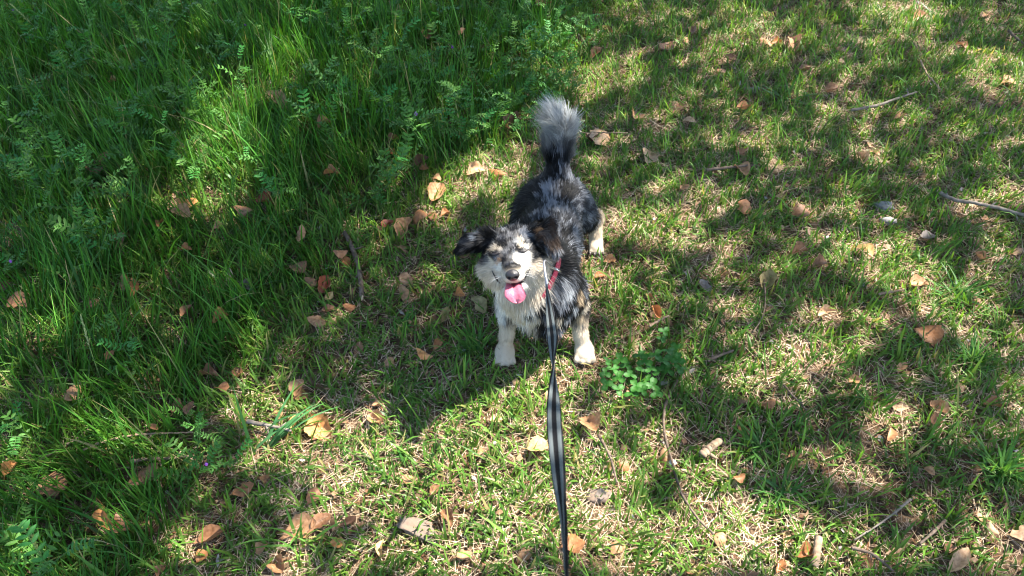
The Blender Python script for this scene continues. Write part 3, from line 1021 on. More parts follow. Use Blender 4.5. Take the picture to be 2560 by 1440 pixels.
def flower_mesh():
    m = flat_mat('vetch_petal', (.33, .10, .42), .6, .3)
    a = leaflet(.011, .008, .3, 3)
    b = leaflet(.008, .005, .5, 3)
    c = leaflet(.007, .005, .5, 3)
    V, F = merge([(a[0] @ rotm(0, 1.0).T, a[1]), (b[0] @ rotm(.4, .3).T, b[1]), (c[0] @ rotm(-.4, .3).T, c[1])])
    return mesh_from('flower', V, F, m)


FLOWER = flower_mesh()


def vetch(x, y, rz, scale, k, flower=False, rg=random):
    me, P = VSTEMS[k % 6]
    root = empty('vetch_plant', (x, y, float(gz(x, y)) - .002))
    root.rotation_euler = (0, 0, rz)
    root.scale = (scale,) * 3
    link('stem', me, root)
    nfr = 8
    for j in range(nfr):
        i = 4 + int(11 * j / (nfr - 1))
        o = link('compound_leaf', FRONDS[rg.randrange(7)], root)
        o.location = P[i]
        o.rotation_euler = (rg.uniform(-.3, .3), -rg.uniform(.1, .95), j * 2.4 + rg.uniform(-.5, .5))
        sc_ = rg.uniform(.75, 1.15) * (1 if j < nfr - 2 else .7)
        o.scale = (sc_,) * 3
    if flower:
        o = link('flower', FLOWER, root)
        o.location = P[12] + np.array([0, 0, .012])
        o.rotation_euler = (0, -.3, rg.uniform(0, 6))
    return root


rg = random.Random(5)
VSPOT = [  # px, py of the plants one can pick out
    (60, 130), (110, 60), (150, 200), (60, 260), (200, 110), (250, 60), (300, 140), (30, 420), (95, 470), (160, 380), (120, 330), (215, 470), (250, 490),
    (60, 570), (230, 560), (300, 520), (20, 620), (150, 700), (520, 330), (540, 400), (500, 420), (560, 300),
    (690, 330), (740, 400), (700, 440), (650, 300), (620, 150), (680, 110), (560, 60), (880, 220), (900, 150), (960, 90), (1010, 170), (1060, 140), (1110, 170),
    (1150, 120), (1190, 80), (1230, 60), (1290, 40), (1330, 90), (1360, 150), (1400, 130), (1420, 70), (1290, 140), (1230, 170), (1180, 220), (1120, 240), (1060, 230),
    (1100, 300), (1140, 330), (1200, 280), (1260, 240), (1000, 290), (960, 250), (930, 310), (1060, 350), (880, 340), (840, 280), (860, 400), (1220, 340), (1310, 200), (1350, 220), (1380, 260),
    (1440, 180), (1400, 200), (1020, 60), (1090, 30), (1160, 20), (1240, 10), (840, 60), (780, 40), (900, 480), (1330, 10),
    (560, 1050), (600, 1090), (420, 1200), (60, 1010), (110, 1050), (360, 960), (100, 1260),
    (30, 1380), (400, 480), (350, 400), (420, 250), (480, 200), (380, 180), (340, 60), (470, 60),
    (20, 30), (30, 200), (760, 200), (800, 140), (960, 420), (1490, 90), (1470, 30)]
for _ in range(58):
    VSPOT.append((rg.uniform(860, 1480), rg.uniform(-20, 330)) if rg.random() < .62 else (rg.uniform(0, 420), rg.uniform(0, 480)))
VSPOT = [q for q in VSPOT if q[0] < np.interp(q[1], EDGE_Y, EDGE_X) - 20 or q[1] > 400]
for i, (px, py) in enumerate(VSPOT):
    lf = .07
    g = on_ground(px + rg.uniform(-14, 14), py + rg.uniform(-10, 10), lf)
    flower = i in (13, 16, 27, 44, 52, 66, 74, 88)
    tl = float(tallness(np.array([g[0]]), np.array([g[1]]))[0])
    vs = rg.uniform(.85, 1.25) * (.75 + .45 * tl)
    o = vetch(g[0], g[1], rg.uniform(0, 6.28), vs, i, flower, rg)
    near = [w_ for (c, r, w_) in LANDMARKS if math.hypot(g[0] - c[0], g[1] - c[1]) < r * 1.4]
    sunny = float(lit_mask(np.array([g[0]]), np.array([g[1]]))[0]) > .55
    where = f'beside the {near[0]}' if near else ('among the long grass' if tl > .6 else 'where long grass meets the lawn')
    lab = ('tall ' if vs > 1.25 else 'low ' if vs < .95 else '') + ('sunlit ' if sunny else '') + 'green vetch with paired leaflets ' + ('and one purple flower ' if flower else '') + where
    tag(o, lab, 'vetch', 'vetch plants: ' + lab)


def clover_meshes():
    v, f = tube(smooth_path([(0, 0, -.05), (.004, 0, -.025), (0, 0, 0)], 6), .0008, 4, False)
    st = mesh_from('leaf', v, f, M_vetch, np.tile((.09, .19, .05), (len(v), 1)))
    V, F, C = [], [], []
    n, L = 6, .019
    for i in range(n + 1):
        t = i / n
        hw = L * .42 * math.sin(math.pi * min(.05 + .88 * t, 1) * .93) ** .75
        xo = t * L - (.0015 if i == n else 0)
        for s in (-1, -.5, 0, .5, 1):
            V.append((xo + (.0016 * abs(s) if i == n else 0), s * hw, abs(s) * hw * .28 - .10 * t * t * L))
            pale = .5 * math.exp(-((t - .55) / .12) ** 2) * (abs(s) < .8)
            C.append(np.array((.036, .145, .018)) * (1 - pale) + np.array((.13, .25, .08)) * pale)
    for i in range(n):
        for j in range(4):
            F.append((i * 5 + j, i * 5 + j + 1, (i + 1) * 5 + j + 1, (i + 1) * 5 + j))
    return st, mesh_from('leaflet', np.array(V), F, M_vetch, np.array(C))


CST, CLF = clover_meshes()
c0 = on_ground(1600., 935.)
clover = empty('clover_plant', (c0[0], c0[1], float(gz(c0[0], c0[1]))))
tag(clover, 'low spreading clover plant with rounded three part leaves on the lawn', 'clover')
for i, (px, py) in enumerate([(1520, 905), (1535, 925), (1512, 935), (1515, 962), (1550, 900), (1565, 915), (1575, 938), (1600, 890), (1612, 905), (1625, 925), (1600, 925), (1590, 965), (1607, 978), (1640, 930), (1655, 925),
                              (1630, 965), (1660, 905), (1672, 880), (1680, 895), (1690, 870), (1668, 925), (1640, 890), (1660, 830), (1655, 850), (1695, 900), (1548, 945), (1580, 985), (1620, 950), (1545, 975), (1640, 985), (1700, 925)]):
    h = rg.uniform(.034, .050)
    g = on_ground(float(px), float(py), h)
    o = link('leaf', CST, clover)
    o.location = (g[0] - c0[0], g[1] - c0[1], h)
    s_ = rg.uniform(.75, 1.15)
    o.scale = (s_, s_, s_)
    o.rotation_euler = (rg.uniform(-.35, .35), rg.uniform(-.35, .35), rg.uniform(0, 6.28))
    for k in range(3):
        q = link('leaflet', CLF, o)
        q.rotation_euler = (rg.uniform(-.15, .15), -.12 + rg.uniform(-.15, .15), k * 2 * math.pi / 3)


def tuft(px, py, n, L, Wd, label, spread=.9, rise=.5, seed=0, tone=((.03, .12, .016), (.09, .22, .03)), bias=None):
    g = on_ground(float(px), float(py))
    rgn = np.random.default_rng(seed)
    xy = np.stack([g[0] + rgn.normal(0, .012, n), g[1] + rgn.normal(0, .012, n)], -1)
    az = rgn.uniform(0, 2 * math.pi, n) if bias is None else rgn.normal(bias, spread, n)
    c1 = mixc(tone[0], tone[1], rgn.random(n))
    v, f, c = blades(xy, az, L * rgn.uniform(.6, 1.15, n), Wd * rgn.uniform(.7, 1.2, n), np.abs(rgn.normal(rise, .25, n)), rgn.uniform(.2, 1.0, n), 6, c1 * .8 + .02, c1, .002)
    root = empty('grass_tuft', (g[0], g[1], float(gz(g[0], g[1]))))
    v = v - np.array(root.location)
    if n <= 20:                     # broad blades one can pick apart
        for q in range(n):
            sl_ = slice(q * 14, q * 14 + 14)
            link('blade', mesh_from('blade', v[sl_], f[q * 6:q * 6 + 6] - q * 14, M_grass, c[sl_]), root)
    else:
        tag(link('blades', mesh_from('blades', v, f, M_grass, c), root), kind='stuff')
    tag(root, label, 'grass tuft')
    return root


tuft(2425, 910, 75, .085, .0042, 'bushy grass tuft beside a large rust brown leaf', rise=.7, seed=1)
tuft(2390, 745, 40, .10, .0065, 'flat splayed grass tuft with broad blades beside sunlit straw', rise=1.15, seed=2)
tuft(2500, 1190, 95, .10, .0050, 'thick dark green grass tuft in the shade of the lawn', rise=.7, seed=3)
tuft(1890, 1130, 40, .09, .0055, 'loose broad bladed grass tuft near the stubby pale stick', rise=.9, seed=4)
tuft(1965, 245, 14, .13, .0085, 'broad leaved grass tuft with one pale bluish blade', rise=1.0, seed=5)
tuft(690, 210, 16, .17, .0065, 'sunlit grass tuft with long pale blades beside a tan leaf', rise=.25, seed=6, tone=((.10, .21, .07), (.20, .30, .12)))
tuft(2300, 880, 45, .08, .0045, 'low grass tuft leaning away from a large rust brown leaf', rise=.95, seed=7, bias=3.3)
tuft(1950, 1250, 40, .075, .0055, 'short broad bladed tuft beside the sunlit straw', rise=.9, seed=8)
tuft(1190, 880, 40, .10, .0048, 'grass tuft in the shadow beside the front paw of the dog', rise=.6, seed=9, bias=2.4)
tuft(760, 500, 30, .11, .0045, 'slim upright grass tuft beside the dull brown leaves', rise=.25, seed=10)
tuft(1010, 830, 35, .07, .0042, 'grass tuft between tan curled leaves in the shade', rise=.5, seed=12)
tuft(740, 1360, 12, .11, .0075, 'small tuft of broad blades growing through a large tan leaf', rise=.3, seed=13, tone=((.08, .20, .03), (.12, .26, .04)))
tuft(660, 1120, 8, .17, .0085, 'long leaning blade tuft beside the large orange leaf', rise=.75, seed=14, bias=.6, spread=.3, tone=((.06, .19, .06), (.09, .24, .08)))

# single tall blade and the seed heads
g = on_ground(632., 1130.)
root = empty('tall_grass_blade', (g[0], g[1], float(gz(g[0], g[1]))))
v, f, c = blades(np.array([[g[0], g[1]]]), np.array([1.7]), np.array([.22]), np.array([.0085]), np.array([.10]), np.array([.18]), 8, np.array([[.12, .24, .07]]), np.array([[.10, .25, .07]]))
link('blade', mesh_from('blade', v - np.array(root.location), f, M_grass, c), root)
tag(root, 'single long upright grass blade catching the sun', 'grass blade')


def seed_head(foot, tip, htip, label, seed):
    rg = random.Random(seed)
    A = on_ground(*map(float, foot))
    A[2] = gz(A[0], A[1])
    B = on_ground(*map(float, tip), htip)
    P = smooth_path([A, A * .5 + B * .5 + np.array([0, 0, .02]), B], 24)
    root = empty('seed_head_grass', A)
    v, f = tube(P, np.linspace(.0016, .0007, 24), 5)
    link('stalk', mesh_from('stalk', v - A, f, M_grass, np.tile((.17, .26, .08), (len(v), 1))), root)
    parts, cols = [], []
    for k in range(34):
        t = .55 + .45 * k / 33
        p = np.array([np.interp(t * 23, range(24), P[:, q]) for q in range(3)])
        d = norm_(P[-1] - P[12])
        v, f = leaflet(.013 * (1.2 - .5 * (t - .55) / .45), .0030, .5, 3)
        z_ = d
        s_ = norm_(np.cross(d, (rg.uniform(-1, 1), rg.uniform(-1, 1), rg.uniform(-1, 1))))
        o_ = norm_(z_ * 1.0 + s_ * rg.uniform(.2, .5))
        w__ = norm_(np.cross(o_, s_))
        R = np.stack([o_, w__, np.cross(o_, w__)], 1)
        parts.append((v @ R.T + p, f))
        cols.append(np.tile(np.array((.40, .44, .22)) * rg.uniform(.85, 1.15), (len(v), 1)))
    V, F = merge(parts)
    link('seed_spike', mesh_from('seed_spike', V - A, F, M_grass, np.concatenate(cols)), root)
    tag(root, label, 'grass', 'grasses in seed')


seed_head((265, 985), (203, 792), .17, 'pale green grass seed head standing above the shaded grass', 1)
seed_head((150, 1470), (78, 1335), .16, 'drooping green grass seed head over the dark grass', 2)
seed_head((150, 140), (28, 12), .20, 'feathery pale seed head leaning over the vetch', 3)

# ================================================================== THE DOG
def norm(v):
    v = np.asarray(v, float)
    return v / (np.linalg.norm(v, axis=-1, keepdims=True) + 1e-12)


# head frame: columns = viewer's right, muzzle forward, crown up
HC = np.array([.000, 1.2155, .3755])
_m = norm([.0, -math.cos(math.radians(25)), math.sin(math.radians(25))])
_r = norm([1, 0, 0])
_u = np.cross(_r, _m) * -1 if np.cross(_r, _m)[2] < 0 else np.cross(_r, _m)
_roll = math.radians(5)
HR = np.stack([_r * math.cos(_roll) + _u * math.sin(_roll), _m, _u * math.cos(_roll) - _r * math.sin(_roll)], 1)


def hp(l, f, u):
    return HC + HR @ np.array([l, f, u], float)


def hd(l, f, u):
    return HR @ np.array([l, f, u], float)


def sd_ell(p, c, r, R=None):
    q = p - np.asarray(c)
    if R is not None:
        q = q @ R
    r = np.asarray(r, float)
    k0 = np.linalg.norm(q / r, axis=-1)
    k1 = np.linalg.norm(q / (r * r), axis=-1)
    return k0 * (k0 - 1) / np.maximum(k1, 1e-6)


def sd_rc(p, a, b, ra, rb):
    a, b = np.asarray(a, float), np.asarray(b, float)
    ab = b - a
    t = np.clip((p - a) @ ab / (ab @ ab), 0, 1)
    return np.linalg.norm(p - a - t[..., None] * ab, axis=-1) - (ra + (rb - ra) * t)


def sd_tri(p, a, b, c, r):
    a, b, c = (np.asarray(v, float) for v in (a, b, c))
    ba, cb, ac = b - a, c - b, a - c
    n = np.cross(ba, ac)
    pa, pb, pc = p - a, p - b, p - c

    def edge(e, q):
        t = np.clip(q @ e / (e @ e), 0, 1)
        w_ = q - t[..., None] * e
        return (w_ * w_).sum(-1)
    ins = (np.sign(pa @ np.cross(ba, n)) + np.sign(pb @ np.cross(cb, n)) + np.sign(pc @ np.cross(ac, n))) >= 2
    de = np.minimum(np.minimum(edge(ba, pa), edge(cb, pb)), edge(ac, pc))
    dp = (pa @ n) ** 2 / (n @ n)
    return np.sqrt(np.where(ins, dp, de)) - r


PR = []      # (function, args, blend, bounding points, reach)


def add_ell(c, r, k=.03, head=False):
    PR.append(('e', (np.asarray(c, float), r, HR if head else None), k, [c], max(r)))


def add_rc(a, b, ra, rb, k=.03):
    PR.append(('c', (a, b, ra, rb), k, [a, b], max(ra, rb)))


def add_tri(a, b, c, r, k=.012):
    PR.append(('t', (a, b, c, r), k, [a, b, c], r))


FN = {'e': sd_ell, 'c': sd_rc, 't': sd_tri}

# trunk
add_rc((.076, 1.300, .208), (.094, 1.44, .212), .076, .067, .04)
add_rc((.094, 1.44, .212), (.114, 1.575, .216), .067, .073, .05)
add_ell((.076, 1.275, .190), (.072, .068, .078), .04)
add_ell((.078, 1.285, .145), (.060, .080, .040), .03)
add_ell((.116, 1.600, .216), (.070, .068, .072), .04)
# neck
add_rc((.070, 1.290, .265), (.010, 1.245, .350), .070, .054, .04)
add_rc((.040, 1.235, .235), (.004, 1.205, .320), .055, .040, .03)
# skull and face
add_ell(hp(0, -.008, .004), (.054, .058, .047), .025, True)
add_ell(hp(.036, .012, -.020), (.030, .036, .032), .02, True)
add_ell(hp(-.036, .012, -.020), (.030, .036, .032), .02, True)
add_ell(hp(.024, .036, .012), (.018, .018, .015), .015, True)
add_ell(hp(-.024, .036, .012), (.018, .018, .015), .015, True)
add_rc(hp(0, .030, -.006), hp(0, .083, -.014), .028, .0185, .02)
add_ell(hp(.011, .074, -.022), (.012, .020, .011), .01, True)
add_ell(hp(-.011, .074, -.022), (.012, .020, .011), .01, True)
add_rc(hp(0, .010, -.042), hp(0, .062, -.058), .024, .012, .012)
# ears
add_tri(hp(-.032, .004, .050), hp(-.094, .002, .050), hp(-.108, .010, .022), .0048)
add_tri(hp(-.032, .004, .050), hp(-.108, .010, .022), hp(-.060, -.004, .020), .0048)
add_tri(hp(.028, .006, .046), hp(.050, -.022, .020), hp(.086, .002, .062), .0060)
add_tri(hp(.050, .002, .050), hp(.086, .002, .062), hp(.094, .024, .006), .0058)
add_tri(hp(.050, .002, .050), hp(.058, .016, .026), hp(.094, .024, .006), .0058)
# front legs
for sx, px_, sh in ((1, .180, .132), (-1, -.018, .016)):
    py_ = 1.252 if sx > 0 else 1.246
    add_rc((sh, 1.300, .180), (px_ - sx * (.020 if sx > 0 else .008), 1.312, .118), .044, .029, .03)
    add_rc((px_ - sx * (.022 if sx > 0 else .012), 1.312, .118), (px_ - sx * (.009 if sx > 0 else .005), 1.276, .050), .026, .0165, .02)
    add_rc((px_ - sx * (.009 if sx > 0 else .005), 1.276, .050), (px_, py_ + .006, .020), .0165, .0175, .012)
    add_ell((px_, py_ - .002, .018), (.025, .030, .016), .012)
    for q in (-.0165, -.0058, .0058, .0165):
        add_rc((px_ + q * .9, py_ - .010, .017), (px_ + q * 1.22, py_ - .033 + abs(q) * .40, .0125), .0092, .0082, .002)
# hind legs
for sx, px_ in ((1, .240), (-1, .022)):
    hx = .116 + sx * .044
    add_ell((hx + sx * .010, 1.600, .190), (.038, .056, .052), .03)
    add_rc((hx + sx * .020, 1.595, .175), (hx + sx * .034, 1.605, .142), .040, .028, .03)
    add_rc((hx + sx * .034, 1.605, .142), (px_ - sx * .004, 1.690, .084), .026, .018, .02)
    add_rc((px_ - sx * .004, 1.690, .082), (px_, 1.664, .022), .019, .018, .012)
    add_ell((px_, 1.648, .016), (.020, .027, .014), .012)
    for q in (-.013, -.0045, .0045, .013):
        add_rc((px_ + q * .9, 1.638, .014), (px_ + q * 1.15, 1.622 + abs(q) * .35, .010), .008, .0068, .004)
# tail, carried upright
TAIL = np.array([(.119, 1.625, .262), (.119, 1.662, .300), (.121, 1.680, .335), (.123, 1.684, .366), (.120, 1.678, .390), (.112, 1.672, .405)])
for i in range(5):
    ra = [.030, .025, .022, .019, .014, .009]
    add_rc(TAIL[i], TAIL[i + 1], ra[i], ra[i + 1], .012 if i else .025)

MOUTH = (hp(0, .070, -.0405), (.0165, .045, .0062))


def smin(a, b, k):
    h_ = np.maximum(k - np.abs(a - b), 0) / k
    return np.minimum(a, b) - h_ * h_ * k * .25


def carve(p, d):
    m_ = sd_ell(p, MOUTH[0], MOUTH[1], HR)
    return np.maximum(d, -m_)


def sdf(p):
    p = np.asarray(p, float)
    d = np.full(p.shape[:-1], 1.0)
    for kind, args, k, pts, rch in PR:
        d = smin(d, FN[kind](p, *args), k)
    return carve(p, d)


def surface_nets(lo, hi, h, fn_local):
    n = np.ceil((np.asarray(hi) - lo) / h).astype(int) + 1
    D = fn_local(np.asarray(lo), n, h)
    ins = D < 0
    c8 = [(i, j, k) for i in (0, 1) for j in (0, 1) for k in (0, 1)]

    def sl(A, o):
        return A[o[0]:A.shape[0] - 1 + o[0], o[1]:A.shape[1] - 1 + o[1], o[2]:A.shape[2] - 1 + o[2]]
    cnt = sum(sl(ins, o).astype(np.int8) for o in c8)
    act = (cnt > 0) & (cnt < 8)
    idx = np.argwhere(act)
    num = -np.ones(act.shape, np.int64)
    num[act] = np.arange(len(idx))
    acc = np.zeros((len(idx), 3))
    w_ = np.zeros(len(idx))
    for a in c8:
        for ax in range(3):
            if a[ax]:
                continue
            b = list(a)
            b[ax] = 1
            da = D[tuple((idx + a).T)]
            db = D[tuple((idx + b).T)]
            s_ = (da < 0) != (db < 0)
            t = np.where(s_, da / np.where(s_, da - db, 1), 0)
            pt = idx + np.array(a, float)
            pt[:, ax] += t
            acc += pt * s_[:, None]
            w_ += s_
    V = np.asarray(lo) + h * acc / w_[:, None]
    Fs = []
    for ax in range(3):
        u_, v_ = (ax + 1) % 3, (ax + 2) % 3
        A = np.take(ins, range(ins.shape[ax] - 1), ax)
        B = np.take(ins, range(1, ins.shape[ax]), ax)
        e = np.argwhere(A != B)
        e = e[(e[:, u_] > 0) & (e[:, v_] > 0) & (e[:, u_] < ins.shape[u_] - 1) & (e[:, v_] < ins.shape[v_] - 1)]
        flip = A[tuple(e.T)]
        q = []
        for du, dv in ((1, 1), (0, 1), (0, 0), (1, 0)):
            c = e.copy()
            c[:, u_] -= du
            c[:, v_] -= dv
            q.append(num[tuple(c.T)])
        q = np.stack(q, -1)
        q[~flip] = q[~flip][:, ::-1]
        Fs.append(q)
    return V, np.concatenate(Fs)


def dog_field(lo, n, h):
    D = np.full(tuple(n), .5)
    for kind, args, k, pts, rch in PR:
        P = np.array(pts)
        a = np.maximum(((P.min(0) - rch - k - .012 - lo) / h).astype(int), 0)
        b = np.minimum(((P.max(0) + rch + k + .012 - lo) / h).astype(int) + 2, n)
        g = np.stack(np.meshgrid(*[lo[i] + h * np.arange(a[i], b[i]) for i in range(3)], indexing='ij'), -1)
        s_ = tuple(slice(a[i], b[i]) for i in range(3))
        D[s_] = smin(D[s_], FN[kind](g, *args), k)
        if kind == 'e' or kind == 'c':
            pass
    c = MOUTH[0]
    a = np.maximum(((c - .07 - lo) / h).astype(int), 0)
    b = np.minimum(((c + .07 - lo) / h).astype(int), n)
    g = np.stack(np.meshgrid(*[lo[i] + h * np.arange(a[i], b[i]) for i in range(3)], indexing='ij'), -1)
    s_ = tuple(slice(a[i], b[i]) for i in range(3))
    D[s_] = carve(g, D[s_])
    return D


BV, BF = surface_nets(np.array([-.16, 1.09, -.01]), np.array([.31, 1.75, .50]), .0032, dog_field)


def grad(p, e=.0015):
    g = np.stack([sdf(p + np.eye(3)[i] * e) - sdf(p - np.eye(3)[i] * e) for i in range(3)], -1)
    return norm(g)


def cast(px, py):
    """point of the dog's skin seen at a pixel of the photograph"""
    r = norm(ray(float(px), float(py)))
    t = .6
    best = (9, 0)
    for _ in range(160):
        d = float(sdf((CAMP + r * t)[None])[0])
        if d < best[0] and d < .02:
            best = (d, t)
        if d < .0004:
            break
        if best[0] < .02 and d > best[0] + .004:      # grazed past the skin, through the fur
            t = best[1]
            break
        t += max(d * .6, .0004)
        if t > 3:
            break
    return CAMP + r * t


# ---- coat colours
BLACK, INK, SLATE, GREY, SILVER = (.005, .005, .006), (.008, .008, .010), (.034, .037, .046), (.185, .195, .215), (.42, .43, .44)
CREAM, WHITE, IVORY, BROWN, TAN, PINK = (.46, .35, .23), (.70, .655, .58), (.54, .455, .345), (.055, .035, .024), (.40, .24, .13), (.45, .20, .18)
# px, py, radius in m, colour, strength
BLOBS = [
    # head top and sides
    (1285, 585, .040, INK, 1), (1235, 595, .032, BLACK, 1), (1332, 592, .034, BLACK, 1), (1285, 560, .045, INK, 1), (1208, 615, .026, BLACK, 1), (1347, 628, .018, BLACK, 1),
    (1200, 632, .018, BLACK, .9), (1190, 650, .016, SLATE, .8), (1182, 675, .014, GREY, .6),
    (1255, 606, .012, SLATE, .8), (1318, 608, .015, GREY, .7), (1290, 572, .014, GREY, .6), (1262, 588, .008, GREY, .7), (1305, 592, .010, GREY, .8), (1300, 610, .008, IVORY, .7), (1275, 600, .008, SLATE, .8), (1290, 615, .008, SILVER, .6),
    # bib
    (1225, 735, .040, WHITE, 1), (1300, 745, .036, WHITE, 1), (1262, 775, .042, WHITE, 1), (1335, 715, .026, IVORY, 1), (1250, 800, .022, WHITE, .9), (1205, 715, .030, IVORY, 1),
    # temples, brows, muzzle
    (1214, 630, .016, BLACK, .95), (1338, 636, .013, BLACK, .95), (1230, 618, .014, INK, .9), (1322, 612, .012, INK, .8),
    (1236, 630, .010, IVORY, .7), (1250, 632, .006, IVORY, .7), (1302, 622, .009, IVORY, .75), (1316, 626, .009, WHITE, .6), (1224, 636, .006, IVORY, .6),
    (1300, 655, .016, WHITE, 1), (1318, 652, .016, WHITE, 1), (1312, 672, .018, WHITE, 1), (1247, 676, .014, WHITE, .9), (1225, 665, .014, IVORY, 1), (1306, 700, .014, WHITE, 1), (1250, 702, .014, WHITE, 1),
    (1218, 656, .012, SLATE, .75), (1240, 652, .007, GREY, .7), (1205, 665, .010, GREY, .6), (1248, 660, .006, TAN, .8), (1242, 668, .005, TAN, .7), (1252, 650, .005, BROWN, .7), (1238, 644, .0065, INK, .85), (1228, 644, .005, INK, .7), (1308, 637, .006, INK, .75), (1317, 635, .004, INK, .6),
    (1274, 622, .007, INK, .9), (1272, 634, .006, INK, .9), (1268, 645, .005, SLATE, .9), (1265, 655, .005, INK, .8), (1276, 652, .004, GREY, .7), (1268, 668, .006, SLATE, .8), (1284, 640, .004, GREY, .7), (1280, 664, .004, GREY, .6), (1262, 676, .004, INK, .7),
    # ears
    (1155, 590, .028, INK, 1), (1185, 580, .026, BLACK, 1), (1200, 588, .009, GREY, .8), (1188, 602, .008, SILVER, .6), (1172, 612, .007, SLATE, .6), (1370, 585, .030, BROWN, 1), (1345, 565, .026, BLACK, 1), (1385, 610, .02, BROWN, 1), (1338, 588, .006, TAN, .6),
    # back and flank
    (1320, 480, .05, BLACK, .9), (1305, 440, .05, BLACK, 1), (1420, 490, .024, BLACK, .9), (1345, 545, .030, BLACK, .9), (1400, 560, .024, INK, .8), (1462, 515, .020, BLACK, .85),
    (1370, 480, .014, GREY, .8), (1345, 500, .010, GREY, .7), (1330, 470, .010, SLATE, .8), (1385, 515, .012, GREY, .8), (1400, 530, .010, SILVER, .5), (1430, 545, .014, SLATE, .9), (1440, 600, .022, GREY, .6), (1425, 640, .018, GREY, .7), (1410, 620, .010, SILVER, .4),
    (1450, 440, .016, GREY, .7), (1482, 470, .022, GREY, .8), (1488, 520, .018, SILVER, .6), (1425, 430, .016, SLATE, .8), (1445, 655, .016, INK, .8), (1400, 660, .012, GREY, .7), (1470, 550, .012, SILVER, .5),
    # chest and shoulder
    (1350, 760, .030, BLACK, 1), (1318, 780, .016, INK, .9), (1380, 770, .018, INK, .9), (1378, 720, .016, GREY, .8), (1400, 705, .014, SILVER, .8), (1415, 730, .022, SILVER, .9), (1445, 745, .018, CREAM, .8), (1460, 775, .022, IVORY, 1), (1425, 790, .016, GREY, .9), (1405, 760, .016, GREY, .9), (1435, 770, .012, SILVER, .8), (1450, 800, .014, CREAM, .9), (1412, 800, .010, SILVER, .7),
    (1428, 765, .009, INK, .8), (1412, 752, .007, BLACK, .8), (1440, 790, .008, INK, .7), (1405, 778, .007, BLACK, .8), (1395, 740, .007, INK, .7), (1430, 810, .010, SLATE, .8), (1425, 835, .007, GREY, .8), (1440, 820, .006, SLATE, .7), (1432, 850, .006, GREY, .6), (1262, 815, .007, GREY, .6),
    (1256, 716, .006, BLACK, .9), (1262, 722, .005, BLACK, .9), (1302, 712, .005, BLACK, .8), (1345, 797, .018, IVORY, 1), (1390, 797, .018, IVORY, 1), (1312, 800, .013, IVORY, .9), (1420, 830, .012, GREY, .7), (1262, 800, .010, GREY, .5),
]
BP = np.array([cast(b[0], b[1]) for b in BLOBS])


def coat(p):
    """coat colour at points of the skin"""
    n = len(p)
    x, y, z = p.T
    q = p * np.array([1.0, .45, .8])
    m1 = vnoise(q * 75, 3)
    m2 = vnoise(q * 32 + 7, 4)
    v = m1 * .55 + m2 * .6
    c = np.empty((n, 3))
    # merle trunk: black, slate, grey flecks
    big = vnoise(p * np.array([20, 13, 20]) + 3, 6)
    streak = vnoise(p * np.array([260, 80, 200]), 5)
    t = sstep(.49, .60, big * .70 + streak * .30) * sstep(.0, .10, x + .02)
    c[:] = np.array(BLACK)
    c = c * (1 - (t * .55)[:, None]) + np.array(SLATE) * (t * .55)[:, None]
    t2 = t * sstep(.46, .66, streak * .6 + m1 * .4)
    c = c * (1 - (t2 * .9)[:, None]) + np.array(GREY) * (t2 * .9)[:, None]
    # legs
    leg = sstep(.125, .075, z + .02 * (m2 - .5)) * (1 - sstep(.1, .16, np.abs(x - .1) * 0))
    upper = sstep(.16, .09, z + .05 * (v - .55))
    lc = mixc(CREAM, IVORY, m2)
    c = c * (1 - (leg * .97)[:, None]) + lc * (leg * .97)[:, None]
    fleck = sstep(.6, .72, m1) * sstep(.05, .08, z) * leg * .7
    c = c * (1 - fleck[:, None]) + np.array(SLATE) * fleck[:, None]
    # pale face below the eyes, pale bib
    hl = (p - HC) @ HR
    face = sstep(.000, -.014, hl[:, 2] + .012 * (m2 - .5) - .10 * np.maximum(np.abs(hl[:, 0]) - .045, 0)) * sstep(-.035, -.012, hl[:, 1]) * (np.linalg.norm(p - HC, axis=1) < .125)
    bib = sstep(1.285, 1.255, y) * sstep(.070, .040, x + .02 * (v - .55)) * sstep(.135, .16, z) * (np.linalg.norm(p - HC, axis=1) < .30) * sstep(.36, .33, z)
    pale = np.maximum(face, bib)
    pc = mixc(IVORY, WHITE, sstep(.35, .9, m2))
    c = c * (1 - pale[:, None]) + pc * pale[:, None]
    # tail: grey below, pale plume above
    tw = sstep(1.64, 1.665, y) * sstep(.27, .30, z)
    tc = mixc((.13, .13, .128), (.34, .34, .33), sstep(.27, .34, z + .12 * (m1 - .5)))
    tc = np.where((z > .352)[:, None], mixc((.27, .275, .27), (.50, .51, .50), m1), tc)
    c = c * (1 - tw[:, None]) + tc * tw[:, None]
    for (px, py, r, col, s), b in zip(BLOBS, BP):
        d = np.linalg.norm(p - b, axis=1) / r + .55 * (v - .58)
        w_ = s * (1 - sstep(.55, 1.05, d))
        fl = np.array(col)[None] * (1 + .35 * (m1[:, None] - .5))
        c = c * (1 - w_[:, None]) + fl * w_[:, None]
    hd2 = np.linalg.norm(p - (HC + HR @ np.array([0, .02, .04])), axis=1) / .05
    spk = sstep(.56, .70, vnoise(p * 170, 9)) * (1 - sstep(.7, 1.1, hd2)) * .28
    c = c * (1 - spk[:, None]) + np.array((.36, .36, .37)) * spk[:, None]
    fz = (np.linalg.norm(p - HC, axis=1) < .115) * sstep(.62, .74, vnoise(p * 130, 10)) * (hl[:, 1] > .0) * .35
    c = c * (1 - fz[:, None]) + np.array((.16, .15, .14)) * fz[:, None]
    # mouth lining
    mo = sd_ell(p, MOUTH[0], MOUTH[1], HR) < .0012
    c[mo] = (.10, .025, .025)
    return c, mo


